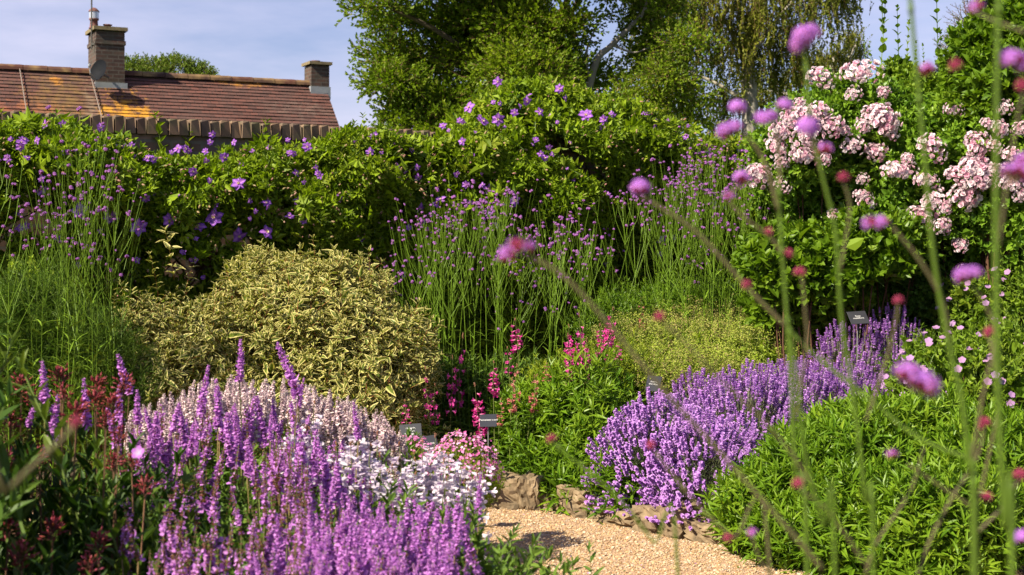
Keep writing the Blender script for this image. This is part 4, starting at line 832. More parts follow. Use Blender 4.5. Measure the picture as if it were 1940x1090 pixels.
for a in [(850, 680, 778, 8.5, mg, 'magenta penstemon spike right beside the variegated shrub, above the dark label', 1), (880, 640, 760, 8.9, mg, 'magenta penstemon with a gappy dark spike, second from the variegated shrub', 1), (898, 730, 812, 8.1, mg, 'brightest and lowest magenta penstemon spike, above the small pink flowers', 2),
          (938, 688, 745, 8.3, mg, 'leaning magenta penstemon spike above the grey label with leaves across it', 1), (995, 607, 662, 8.9, mg, 'magenta penstemon spike standing alone before the dark gap of the thicket', 1), (975, 660, 705, 8.8, mgs, 'small thin magenta penstemon just under the lone spike', 1),
          (1105, 600, 700, 8.7, mg, 'biggest magenta penstemon cluster, with several spikes above the feathery asters', 5), (1163, 587, 660, 8.9, mg, 'magenta penstemon right of the biggest cluster, crossed by a blurred stem', 2), (1180, 650, 680, 8.85, mgs, 'small pink penstemon spike at the left edge of the buff mound', 1),
          (822, 700, 785, 8.3, mgs, 'dark crimson penstemon in the shade of the variegated shrub', 2), (775, 760, 800, 8., mgs, 'small crimson penstemon in deep shade just above the dark label', 1),
          (985, 695, 770, 8.5, sal, 'salmon pink penstemon left of the pale feathery aster', 3), (1050, 690, 720, 8.65, sal, 'salmon pink penstemon poking out of the pale feathery aster', 1), (965, 720, 775, 8.5, sal, 'salmon pink penstemon beside the leafy stem right of the grey label', 2), (1205, 570, 640, 10.2, sal, 'faint salmon penstemon among the verbena stems', 2)]:
    penst(*a)
# pale bell penstemons among the salvias
wh = [(pspike(11, .2, whp_m, 4, 1.5, dens=3), .2), (pspike(12, .2, whp_m, 4, 1.6, dens=2), .2), (pspike(13, .2, whp_m, 5, 1.4, dens=2), .2)]
WP = [(603, 770, 5.4), (580, 800, 5.2), (650, 810, 5.3), (690, 830, 5.3), (725, 830, 5.4), (760, 850, 5.3), (800, 845, 5.4), (835, 835, 5.5), (870, 845, 5.5), (780, 880, 5.1), (700, 870, 5.1), (890, 870, 5.3), (640, 860, 5.1), (735, 890, 5.0), (850, 880, 5.3), (905, 880, 5.2), (565, 790, 5.5), (615, 850, 5.1), (672, 850, 5.), (815, 870, 5.1)]
pos = ['at the top of the pale cluster beneath the variegated shrub', 'left of the pale cluster among purple spikes', 'at the left shoulder of the pale cluster', 'in front of the shoulder of the pale cluster', 'midway along the top of the pale cluster', 'just below the fallen label', 'covering the lower corner of the fallen label',
       'just right of the fallen label', 'in front of the small bright pink flowers', 'low in the middle of the pale cluster', 'low left in the pale cluster', 'at the right end of the pale cluster over the stones', 'deep left between purple spikes', 'lowest of the middle of the pale cluster', 'over the bare soil near the stones', 'rightmost, hanging over the tan stone', 'behind the tallest purple spike', 'left, half covered by purple spikes', 'half hidden left of the middle', 'in the centre between two purple spikes']
for (px, py, Y), s in zip(WP, pos): penst(px, py - 6, py + 72, Y - .25, wh, 'pale pinkish white bell penstemon ' + s, 2, 'pale bell penstemons among the salvias', 1.)
penst(912, 905, 1045, 4.6, [(pspike(14, .2, whp_m, 4, 1.15, dens=1), .2)], 'single pale penstemon stem at the gravel edge, right of all the purple spikes', 1, 'pale bell penstemons among the salvias', 1.)

# small bright pink flowers near the labels
star = T()
for k in range(5): star.quad(eu(R(10), 0, R(72 * k)), .011, .008, neck=.3)
star.fin(); sp_m = petal('pink_star_petal', [(0.547, 0.129, 0.352), (0.628, 0.258, 0.482), (0.451, 0.0725, 0.259), (0.676, 0.419, 0.592)], tr=.2)
def starmound(px, py, Y, rx, rz, n, label):
    l = [(XP(px, Y), Y, ZP(py, Y) - rz, rx, rx * .8, rz)]; par, o0 = bush('centaury_clump', label, 'flower clump', l, 260, at2, [ast2_m, stem_m], upb=.9, group='small bright pink flowers by the labels', low=-.95, stems=0, scale=(.4, .6))
    p, nn = lumps_pts(n, l, .1, low=-.2); m = len(p); b = scat('blossom', [star], nn + np.array([-.2, -.4, .6]) + rs.normal(0, .35, (m, 3)), p + np.array([0, 0, .02]), [sp_m], par, scale=rs.uniform(.45, .8, m), origin=o0); b['kind'] = 'stuff'
starmound(880, 825, 6.9, .17, .2, 800, 'rounded clump of tiny bright pink flowers right of the fallen label'); starmound(775, 835, 6.7, .13, .12, 380, 'tiny pink flowers directly below the dark upright label'); starmound(925, 880, 7.2, .06, .07, 60, 'little tuft of bright pink flowers above the tan stones'); starmound(845, 850, 6.6, .12, .14, 300, 'tiny pink flowers behind the pale bells, left of the rounded clump')

# ---------------------------------------------------------------- salvias
salv_m = petal('salvia_petal', [(0.383, 0.125, 0.473), (0.544, 0.224, 0.625), (0.685, 0.34, 0.72), (0.484, 0.161, 0.549)], tr=.3); salc_m = leafmat('salvia_calyx', [(.22, .07, .14), (.32, .11, .16), (.28, .12, .10)], tr=.1)
fad_m = leafmat('faded_calyx', [(0.272, 0.112, 0.12), (0.352, 0.16, 0.144), (0.24, 0.12, 0.072)], tr=.2); ppk_m = petal('pale_mauve_petal', [(0.594, 0.444, 0.479), (0.701, 0.6, 0.574), (0.522, 0.349, 0.421)], tr=.2)
def sspike(seed, L_, mats, purp=1., wd=1., dens=9, full=True):
    rr = random.Random(seed); t = T(); bx = rr.uniform(-.1, .1)
    def pos(s): return Vector((bx * s * s * L_, 0, s * L_))
    t.tube([pos(-.05), pos(.5), pos(1)], [.0022, .0018, .001], 4, 2, cap=False); nwh = int(L_ / .0125)
    for i in range(nwh):
        s = (i + rr.uniform(-.25, .25)) / nwh; s = max(0, s); taper = (1 - s) ** .55 * .9 + .12
        for j in range(dens):
            a = j * 360 / dens + i * 23 + rr.uniform(-16, 16); e = rr.uniform(15, 55)
            M = eu(t=pos(s)) @ eu(R(e), 0, R(a)); cl_ = .0085 * taper * wd
            t.leaf2(M @ eu(t=(0, .002, 0)), cl_, .006 * taper * wd, .5, mi=1, r=rr.uniform(-.2, .2))
            if rr.random() < purp * (.55 + .45 * math.sin(i * .8 + seed) if not full else .95) and s < .97:
                Mq = M @ eu(t=(0, cl_ * .7, 0)) @ eu(rr.uniform(-.5, .4), rr.uniform(-.6, .6), rr.uniform(-.4, .4), s=rr.uniform(.7, 1.55)); rv = rr.uniform(-.35, .35)
                t.quad(Mq @ eu(R(rr.uniform(-5, 35))), .0095 * taper * wd, .0065 * taper * wd, r=rv, curl=.35)
                t.quad(Mq @ eu(R(rr.uniform(-75, -35))), .0085 * taper * wd, .0085 * taper * wd, r=rv + .1, neck=.25)
    return tmesh('salvia_spike', t, mats)
SM = [salv_m, salc_m, pcm]; FM = [salv_m, fad_m, pcm]; PM = [ppk_m, fad_m, stem_m]
fresh = [sspike(s, .19, SM, 1, 1.55) for s in range(4)] + [sspike(s + 10, .14, SM, 1, 1.4) for s in range(2)]; mid = [sspike(s + 20, .19, FM, .5, 1.6, full=False) for s in range(3)]; fad = [sspike(s + 30, .2, FM, .12, 1.6, 6) for s in range(3)]; pale = [sspike(s + 40, .13, PM, 1., 1.6, 8) for s in range(4)]
sl_m = leafmat('salvia_leaf', [(0.052, 0.1, 0.0132), (0.0832, 0.15, 0.018), (0.125, 0.19, 0.024)], tr=.25); sl_t = [sprig(6, .26, (.07, .02), True, 38, s + 400, fold=.25, droop=.4, bend=.2) for s in range(4)]
env = lambda px: np.interp(px, [60, 150, 210, 260, 300, 390, 440, 470, 540, 580, 620, 700, 760, 850, 900, 940], [735, 745, 700, 735, 755, 705, 735, 715, 715, 745, 790, 850, 880, 905, 930, 960])
SC = [((230, 4.8), 'purple salvia clump left, behind the dark red phlox buds'), ((380, 5.0), 'purple salvia clump at the back left, before the pale mauve flowers'), ((520, 5.0), 'purple salvia clump at the back, under the middle of the variegated shrub'), ((650, 4.8), 'purple salvia clump behind the white bells at the right back'),
      ((300, 4.1), 'half faded salvia clump left of the middle, beside the open phlox flower'), ((440, 4.1), 'faded brownish salvia clump in the middle of the bed'), ((580, 4.2), 'purple salvia clump in the centre, left of the white bells'), ((720, 4.2), 'bright purple salvia clump below the white bells'), ((850, 4.3), 'bright purple salvia clump reaching over the gravel edge'),
      ((330, 3.4), 'nearest faded salvia clump at the bottom, with green leaves showing'), ((470, 3.3), 'nearest salvia clump with a single purple spike at the bottom'), ((600, 3.4), 'nearest bright salvia clump at the bottom, left of the centre'), ((730, 3.5), 'nearest bright salvia clump at the bottom, by the right gravel edge'), ((840, 3.6), 'nearest loose salvia clump at the far right, its spikes over the gravel'), ((75, 4.6), 'small salvia clump of a few spikes standing above the left phlox')]
SCX = np.array([(XP(c[0], c[1]), c[1]) for c, _ in SC]); GS = 'purple salvias in the near bed'
sth = [thing('salvia', (x, y, .1), l, 'salvia', GS) for (x, y), (_, l) in zip(SCX, SC)]
spk = []
for (px, py, Y) in [(213, 640, 5.0), (85, 680, 4.7), (73, 745, 4.6), (107, 745, 4.7), (165, 715, 4.8), (228, 700, 4.9), (258, 712, 4.9), (392, 690, 5.2), (461, 640, 5.1), (530, 645, 5.1), (345, 740, 5.), (298, 745, 4.9), (573, 715, 5.2), (668, 762, 5.), (605, 830, 4.6), (905, 900, 4.3), (640, 840, 4.5), (483, 1045, 3.4), (415, 715, 5.1), (868, 950, 3.9), (195, 745, 4.8), (240, 750, 4.8)]: spk.append((px, py, Y, 0))
for i in range(470):
    v = rs.rand() ** .9; px = rs.uniform(225, 905); Y = 5.3 - 2.2 * v; e = env(px)
    py = e + 15 + v * (1075 - e) + rs.normal(0, 22)
    if py < e or py > 1120: continue
    if px > 905 - max(0, (py - 900)) * .12: continue
    kind = 0
    if px < 600 and py > 830: kind = 2 if rs.rand() < .55 else 1
    elif px < 640 and rs.rand() < .25: kind = 1
    elif rs.rand() < .22: kind = 1
    if px < 500 and py > 860 and rs.rand() < .6: continue
    spk.append((px, py, Y, kind))
for i in range(90):                       # a dense bright drift at the lower right
    px = rs.uniform(520, 885); v = rs.uniform(.35, 1); py = 860 + v * 200; spk.append((px, py, 4.6 - 1.4 * v, 0))
stA = [[] for _ in SC]; stB = [[] for _ in SC]; cnt = [0] * len(SC)
for (px, py, Y, kind) in spk:
    p = P(px, py, Y); k = int(np.argmin(((SCX - np.array([p.x, p.y])) ** 2).sum(1)))
    if cnt[k] >= 98: continue
    cnt[k] += 1
    me = random.choice((fresh, mid, fad)[kind]); q = random.choice((random.uniform(.85, 1.15), random.uniform(.5, .9))); Lk = .19 * q; lx, ly = random.gauss(0, .15), random.gauss(0, .12)
    base = Vector((SCX[k][0] + (p.x - SCX[k][0]) * .7, SCX[k][1] + (p.y - SCX[k][1]) * .7, .1)); zb = p.z - Lk; d = Vector((lx, ly, 1)).normalized(); b = p - d * Lk
    o = link('flower_spike', me, sth[k], b - sth[k].location); o.rotation_euler = d.to_track_quat('Z', 'Y').to_euler(); o.scale = (q, q, q)
    stA[k].append(tuple(base)); stB[k].append(tuple(b))
for k, th_ in enumerate(sth):
    if stA[k]: stems_mesh('stem', stA[k], stB[k], [pcm], th_, .0022, origin=tuple(th_.location))
    n = 230; x, y = SCX[k]; zt = .46 if y > 4 else .42
    pp = np.stack([x + rs.normal(0, .17, n), y + rs.normal(0, .2, n), rs.uniform(.15, zt, n)], 1)
    if k == 14: pp[:, 2] *= .8
    if k in (8, 13, 12): pp[:, 0] -= .05
    scat('foliage', sl_t, np.stack([rs.normal(0, .5, n), rs.normal(0, .5, n) - .2, np.ones(n) * .8], 1), pp, [sl_m, stem_m], th_, scale=rs.uniform(.6, 1.05, n), origin=tuple(th_.location))
# pale mauve drift behind
PC = [(300, 'pale mauve flower drift at the left, in front of the variegated shrub'), (430, 'pale mauve flower drift under the middle of the variegated shrub'), (560, 'pale mauve flower drift behind the two tall purple spikes'), (690, 'pale mauve flower drift at the right foot of the variegated shrub')]
pth = [thing('betony', (XP(px, 6.3), 6.3, .1), l, 'betony', 'pale mauve betonies') for px, l in PC]
for i in range(300):
    px = rs.uniform(245, 770); Y = rs.uniform(5.9, 6.8); e = np.interp(px, [245, 330, 400, 560, 640, 720, 775], [770, 735, 705, 715, 740, 775, 820]); py = e + rs.rand() ** 1. * 90 * (1 - (Y - 5.9) * .6); p = P(px, py, Y)
    k = min(3, int((px - 235) / 134)); th_ = pth[k]; q = random.uniform(.7, 1.1); d = Vector((random.gauss(0, .14), random.gauss(0, .12), 1)).normalized()
    o = link('flower_spike', random.choice(pale), th_, p - d * .13 * q - th_.location); o.rotation_euler = d.to_track_quat('Z', 'Y').to_euler(); o.scale = (q, q, q)
for th_ in pth:
    n = 170; pp = np.stack([th_.location.x + rs.uniform(-.2, .2, n), th_.location.y + rs.uniform(-.4, .4, n), rs.uniform(.15, .45, n)], 1)
    scat('foliage', sl_t, np.stack([rs.normal(0, .4, n), rs.normal(0, .4, n), np.ones(n)], 1), pp, [sl_m, stem_m], th_, scale=rs.uniform(.6, 1., n), origin=tuple(th_.location))

# ---------------------------------------------------------------- phlox with dark red buds
ph_m = leafmat('phlox_leaf', [(0.0191, 0.0478, 0.00637), (0.0351, 0.0765, 0.00893), (0.0574, 0.109, 0.0115), (0.102, 0.14, 0.0191)], tr=.25, rough=.5); phb_m = leafmat('phlox_bud', [(0.161, 0.0161, 0.0242), (0.29, 0.0403, 0.0563), (0.402, 0.0805, 0.145), (0.225, 0.0644, 0.0161)], tr=.15)  # leaf colours darkened to stand in for part of the corner's shade
ph_t = [sprig(5, .26, (.078, .024), True, 25, s + 440, fold=.22, droop=.35, bend=.15, stem=.003) for s in range(5)]
def phead(seed):
    rr = random.Random(seed); t = T()
    for i in range(46):
        a = i * 2.4; e = rr.uniform(.1, 1.5); d = Vector((math.sin(e) * math.cos(a), math.sin(e) * math.sin(a), math.cos(e) * .8)); b = Vector((0, 0, rr.uniform(-.03, .02))); q = b + d * rr.uniform(.02, .045)
        t.tube([b, q], .001, 3, 1, cap=False); M3 = d.to_track_quat('Z', 'Y').to_matrix(); t.blob(q, .0032, .008, n=4, M=M3, r=rr.uniform(-.3, .3)); t.leaf2(Matrix.Translation(q) @ M3.to_4x4() @ eu(R(80)), .012, .004, r=rr.uniform(0, .5))
    return tmesh('phlox_buds', t, [phb_m, twig_m])
phm = [phead(s) for s in range(3)]
PHL = [('dark leafy phlox with red buds, at the left edge of the photo', [(40, 735, 4.6), (20, 800, 4.3), (60, 760, 4.6), (5, 880, 4.0)], (0, 4.4)), ('dark leafy phlox with red buds, second clump from the left edge', [(115, 720, 4.3), (120, 750, 4.2), (75, 870, 3.9), (145, 790, 4.)], (90, 4.0)),
       ('dark leafy phlox with many pinkish buds in front of the left salvia', [(185, 735, 4.3), (215, 770, 4.2), (235, 735, 4.3), (200, 800, 4.), (180, 765, 4.2), (225, 830, 4.0)], (180, 4.1)), ('phlox with one open pink violet flower, beside the faded salvias', [(250, 880, 4.0), (275, 925, 3.9), (215, 880, 4.)], (240, 3.95)),
       ('near phlox at the bottom left corner, in deep shade', [(100, 1010, 3.7), (15, 1010, 3.6), (40, 1060, 3.5)], (30, 3.7)), ('near phlox at the bottom with small orange tipped buds', [(188, 1035, 3.6), (170, 1080, 3.5)], (150, 3.7))]
for lab, heads, (cpx, cY) in PHL:
    c = Vector((XP(cpx, cY), cY, .1)); th_ = thing('phlox', c, lab, 'phlox', 'phlox plants in the left corner of the near bed'); zt = max(ZP(h[1], h[2]) for h in heads)
    A = []; B = []; pp = []; DD = []
    for (px, py, Y) in heads:
        p = P(px, py, Y); o = link('bud_cluster', random.choice(phm), th_, p - c); q = random.uniform(.7, 1.0); o.scale = (q, q, q); o.rotation_euler = (0, 0, random.uniform(0, 6)); b = Vector((p.x * .8 + c.x * .2, p.y, .1)); A.append(b); B.append(p - Vector((0, 0, .02)))
        for s in np.linspace(.2, .72, 6): pp.append(b.lerp(p, s) - Vector((0, 0, .13))); DD.append((random.uniform(-.25, .25), random.uniform(-.25, .25), 1))
    n = 95
    for i in range(n):
        z = random.uniform(.2, zt - .38); pp.append(Vector((c.x + random.gauss(0, .15), c.y + random.gauss(0, .22), z - .1))); DD.append((random.uniform(-.5, .5), random.uniform(-.5, .5), 1))
    scat('foliage', ph_t, DD, [tuple(p) for p in pp], [ph_m, stem_m], th_, scale=rs.uniform(.7, 1.1, len(pp)), origin=c)
    stems_mesh('stem', [tuple(a) for a in A], [tuple(b) for b in B], [twig_m], th_, .003, origin=c)
    if 'open' in lab:
        t = T(); pm_ = petal('phlox_petal', [(.38, .12, .48), (.42, .16, .52)], tr=.3, kcol=(.45, .34, .5), kpos=(.1, .6))
        for k in range(5): t.quad(eu(R(12), 0, R(72 * k)), .02, .018, k0=0, k1=1, r=.02 * k)
        t.tube([(0, 0, -.02), (0, 0, 0)], .0015, 5, 0)
        o = single('flower', t, [pm_], th_, loc=P(262, 858, 3.95) - c); o.rotation_euler = Vector((-.2, -1, .6)).to_track_quat('Z', 'Y').to_euler()
# unseen phlox added just outside the left edge to cast shade inwards
for i, (px, Y, zt) in enumerate([(-240, 3.9, 1.2), (-290, 4.4, 1.25), (-260, 3.3, 1.1)]):
    c = Vector((XP(px, Y), Y, .1)); th_ = thing('phlox', c, 'unseen leafy phlox added outside the left edge to shade the corner', 'phlox', 'shade-casting phlox added beyond the left edge'); n = 190
    pp = np.stack([c.x + rs.normal(0, .15, n), c.y + rs.normal(0, .2, n), rs.uniform(.2, zt - .15, n)], 1)
    scat('foliage', ph_t, np.stack([rs.normal(0, .4, n), rs.normal(0, .4, n), np.ones(n)], 1), pp, [ph_m, stem_m], th_, scale=rs.uniform(.8, 1.2, n), origin=c)
# ---------------------------------------------------------------- roses
ros_l = leafmat('rose_leaf', [(0.0538, 0.115, 0.0103), (0.0957, 0.184, 0.0138), (0.155, 0.265, 0.0207), (0.204, 0.299, 0.0276)], tr=.3, rough=.35)
ros_m = petal('rose_petal', [(0.763, 0.495, 0.584), (0.817, 0.686, 0.723), (0.817, 0.762, 0.763), (0.709, 0.324, 0.462), (0.834, 0.801, 0.804), (0.799, 0.61, 0.684)], tr=.35, kcol=(.70, .30, .40), kpos=(-.1, .35))
ros_t = [sprig(4, .16, (.05, .032), True, 35, s + 500, fold=.2, droop=.25, bend=.4) for s in range(5)]
rosette = []
for s in range(3):
    rr = random.Random(s + 70); t = T()
    for k in range(5): t.quad(eu(R(rr.uniform(5, 30)), 0, R(72 * k + rr.uniform(-8, 8))), .017, .017, neck=.4, r=rr.uniform(-.06, .06), curl=.1)
    for k in range(5): t.quad(eu(R(rr.uniform(35, 70)), 0, R(72 * k + 30)), .012, .012, neck=.5, r=rr.uniform(-.1, .1), curl=.2)
    rosette.append(t.fin())
def rcl(seed, n=46, flat=.8):
    rr = random.Random(seed); P_ = []; D_ = []
    for c in range(rr.choice((4, 5, 6))):
        a0 = c * 1.4 + seed; q = Vector((math.cos(a0) * rr.uniform(.02, .055), math.sin(a0) * rr.uniform(.02, .055), rr.uniform(-.03, .03))) * (c > 0); m = int(n / 4 * rr.uniform(.7, 1.2)); R_ = rr.uniform(.038, .055)
        for i in range(m):
            e = math.acos(1 - (i + .5) / m * 1.3); a = i * 2.4; d = Vector((math.sin(e) * math.cos(a), math.sin(e) * math.sin(a), math.cos(e))); P_.append(q + d * R_ * rr.uniform(.8, 1.15)); D_.append(d + q.normalized() * .4 + Vector((rr.gauss(0, .25), rr.gauss(0, .25), rr.gauss(0, .25))))
    p = np.array(P_); d = np.array(D_); n = len(p); M = frames(d, scale=rs.uniform(.75, 1.2, n)); idx = rs.randint(0, 3, n); rn = np.clip(rs.normal(.45, .28, n) - p[:, 2] * 0, 0, .99)
    return mesh_from('rose_cluster', [(t, M[idx == j], p[idx == j], rn[idx == j]) for j, t in enumerate(rosette)], [ros_m])
rcm = [rcl(s, n) for s, n in ((1, 64), (2, 56), (3, 50), (4, 68), (5, 44), (6, 58), (7, 60))]
R1 = [(1562, 152, 30), (1628, 137, 34), (1613, 178, 20), (1670, 173, 17), (1516, 196, 17), (1500, 225, 30), (1530, 222, 30), (1560, 215, 26), (1480, 250, 30), (1520, 258, 34), (1570, 235, 28), (1675, 230, 42), (1655, 220, 28), (1470, 278, 26), (1540, 270, 20), (1522, 298, 30), (1610, 275, 26), (1655, 285, 26), (1635, 240, 18), (1480, 310, 16), (1440, 330, 32), (1487, 350, 20), (1700, 325, 34), (1632, 340, 16), (1580, 408, 26), (1640, 385, 22), (1600, 250, 14), (1565, 300, 16), (1690, 250, 26), (1632, 370, 18), (1598, 412, 22)]
R2 = [(1772, 282, 34), (1805, 210, 22), (1900, 205, 20), (1845, 270, 34), (1895, 245, 22), (1935, 245, 20), (1850, 320, 36), (1820, 335, 26), (1752, 345, 26), (1765, 378, 28), (1740, 408, 32), (1830, 375, 38), (1785, 430, 20), (1820, 462, 20), (1925, 300, 24), (1915, 350, 30), (1930, 370, 20), (1885, 320, 24), (1870, 235, 18), (1790, 395, 16), (1720, 300, 14), (1890, 280, 18), (1860, 350, 24)]
def rose(label, lobes, N, cl_, Y0, Y1):
    par, o0 = bush('rambling_rose', label, 'rose', lobes, N, ros_t, [ros_l, stem_m], upb=.35, jit=.5, inner=.35, low=-.75, stems=4, group='pink rambling roses against the wall')
    for i, (px, py, r) in enumerate(cl_):
        # find the front surface of the lobes under this picture position
        best = None
        for l in lobes:
            Yc = l[1]
            for Y in np.linspace(Yc - l[4] * 1.05, Yc, 14):
                p = P(px, py, Y); e = (((p.x - l[0]) / l[3]) ** 2 + ((p.y - l[1]) / l[4]) ** 2 + ((p.z - l[2]) / l[5]) ** 2)
                if e < 1.0:
                    if best is None or Y < best: best = Y
                    break
        Y = (best if best else (Y0 + Y1) / 2) - .06; p = P(px, py, Y)
        o = link('flower_cluster', rcm[i % 7], par, p - o0); s = r / F_PX * Y / .094; o.scale = (s * random.uniform(.8, 1.15), s * random.uniform(.8, 1.1), s * random.uniform(.85, 1.1)); d = Vector((random.uniform(-.6, .1), -.9 + random.uniform(-.3, .3), random.uniform(.5, 1.2))); o.rotation_euler = d.to_track_quat('Z', 'Y').to_euler()
rose('pink rambling rose with dense pale pink clusters, left one beside the birch', [V_(1530, 290, 10.2, .42, .5, .42), V_(1640, 270, 10.3, .45, .5, .45), V_(1700, 370, 10.1, .4, .5, .42), V_(1610, 390, 10.3, .4, .45, .4), V_(1500, 340, 10.4, .3, .4, .35), V_(1590, 190, 10.4, .22, .35, .2)], 3000, R1, 9.8, 10.4)
rose('pink rambling rose with larger clusters at the right edge of the wall', [V_(1790, 300, 9.9, .38, .5, .42), V_(1880, 300, 9.7, .42, .5, .45), V_(1800, 400, 9.9, .38, .45, .38), V_(1920, 400, 9.6, .4, .45, .45), V_(1990, 260, 9.7, .4, .5, .5)], 2600, R2, 9.3, 9.8)
# darker dangling rose truss
# shrubs below and above the roses
big_m = leafmat('broad_leaf', [(0.0582, 0.12, 0.0072), (0.0998, 0.176, 0.0096), (0.158, 0.24, 0.0144)], tr=.32, rough=.4); big_t = [sprig(3, .17, (.085, .055), True, 25, s + 530, fold=.18, droop=.3, bend=.4) for s in range(4)]
bush('philadelphus_bush', 'bright green broad-leaved bush under the left rose, above the lavender', 'bush', [V_(1475, 500, 9.7, .28, .35, .26), V_(1550, 520, 9.6, .33, .35, .32), V_(1640, 480, 9.5, .33, .35, .30), V_(1500, 580, 9.9, .3, .3, .28), V_(1590, 570, 9.8, .3, .25, .22), V_(1700, 460, 9.7, .25, .3, .22), V_(1650, 590, 9.9, .3, .2, .22)], 1500, big_t, [big_m, stem_m], upb=.3, low=-.6)
dk_m = leafmat('dark_leaf', [(0.0312, 0.075, 0.0072), (0.052, 0.11, 0.0096), (0.0832, 0.15, 0.012)], tr=.2); sm_t = [sprig(5, .14, (.032, .022), True, 35, s + 550, bend=.4) for s in range(4)]
bush('low_rose_bush', 'dark small-leaved bush with few orange hips under the right rose', 'bush', [V_(1700, 560, 9.9, .35, .3, .36), V_(1630, 560, 10., .3, .3, .3), V_(1770, 520, 10., .33, .3, .36), V_(1770, 620, 10., .3, .3, .3)], 2000, sm_t, [dk_m, stem_m], upb=.3, low=-.6)
shr_m = leafmat('currant_leaf', [(0.0624, 0.12, 0.0072), (0.104, 0.18, 0.012), (0.156, 0.24, 0.018), (0.198, 0.26, 0.024)], tr=.3); shr_t = [sprig(5, .2, (.06, .05), True, 20, s + 570, fold=.15, droop=.25, bend=.2) for s in range(4)]
cu, cuo = bush('currant_shrub', 'tall green shrub with upright leafy shoots against the sky, above the roses', 'shrub', [V_(1720, 225, 10.6, .40, .4, .30), V_(1660, 225, 10.8, .26, .4, .22), V_(1770, 180, 10.8, .15, .3, .2), V_(1700, 165, 10.9, .12, .3, .2), V_(1730, 270, 10.4, .45, .4, .36)], 1500, shr_t, [shr_m, stem_m], upb=.7, low=-.6)
ws_t = [sprig(8, .55, (.055, .045), True, 22, s + 590, fold=.15, droop=.3, bend=.06, stem=.003, lvar=.3) for s in range(3)]
for (px, pt, h) in ((1668, 0, .60), (1672, -60, .5), (1703, 15, .5), (1716, 40, .42), (1778, -20, .62), (1782, 60, .4), (1650, 80, .25), (1752, 85, .25), (1640, 70, .2), (1735, 80, .25)):
    p = P(px, pt, 10.8); z0 = p.z - h * 1.0
    scat('shoot', [random.choice(ws_t)], [[rs.normal(0, .05), rs.normal(0, .05), 1]], [[p.x, p.y, z0]], [shr_m, stem_m], cu, scale=np.array([h / .55]), origin=cuo)
bush('cherry_shrub', 'bright green drooping-leaved shrub at the right, over the roses', 'shrub', [V_(1850, 130, 9.8, .22, .3, .3), V_(1900, 180, 9.6, .35, .35, .35), V_(1840, 210, 9.9, .25, .3, .25), V_(1960, 120, 9.6, .3, .3, .5), V_(1880, 60, 9.9, .15, .2, .25)], 1100, [sprig(5, .2, (.075, .04), True, 5, s + 610, fold=.2, droop=.5, bend=.5) for s in range(4)], [big_m, stem_m], upb=.2, low=-.7)
# geraniums and leafy green at the right
ger_m = petal('geranium_petal', [(0.286, 0.143, 0.374), (0.352, 0.198, 0.396), (0.385, 0.209, 0.352), (0.242, 0.143, 0.396)], tr=.25); gm_t = T()
for k in range(5): gm_t.quad(eu(R(14), 0, R(72 * k)), .016, .015, neck=.2, r=.02 * k)
gm_t.fin()
ge_t = [sprig(3, .13, (.05, .05), True, 20, s + 630, fold=.15, droop=.2) for s in range(3)]
def geranium(label, lobes, nl, nf, lo=-.3, spots=()):
    par, o0 = bush('geranium', label, 'geranium', lobes, nl, ge_t + at2[:2], [shr_m, stem_m], upb=.7, group='mauve geraniums at the right', low=lo)
    p, nn = lumps_pts(nf, lobes, .05, low=-.1); mee = mesh_from('geranium_flower', [(gm_t, np.eye(3)[None], np.zeros((1, 3)), np.array([.3]))], [ger_m]); me2 = mesh_from('geranium_flower', [(gm_t, np.eye(3)[None], np.zeros((1, 3)), np.array([.7]))], [ger_m])
    for i in range(min(98, len(p))):
        o = link('flower', mee if i % 2 else me2, par, Vector(p[i]) + Vector(nn[i]) * .04 - o0); d = Vector(nn[i]) * .5 + Vector((random.uniform(-.5, .2), -.5 + random.uniform(-.4, .4), .4)); o.rotation_euler = d.to_track_quat('Z', 'Y').to_euler(); s = random.uniform(1.1, 1.6); o.scale = (s, s, s)
geranium('mauve flowering geranium mound between the lavender end and the right asters', [V_(1850, 760, 8.0, .38, .35, .36), V_(1780, 730, 8.6, .3, .3, .3), V_(1930, 740, 8.0, .35, .35, .36)], 900, 98)
geranium('taller geranium with small mauve flowers in the shade of the right rose', [V_(1880, 620, 9.6, .4, .35, .4), V_(1960, 600, 9.4, .35, .35, .4), V_(1820, 640, 9.9, .25, .3, .3)], 1100, 45)

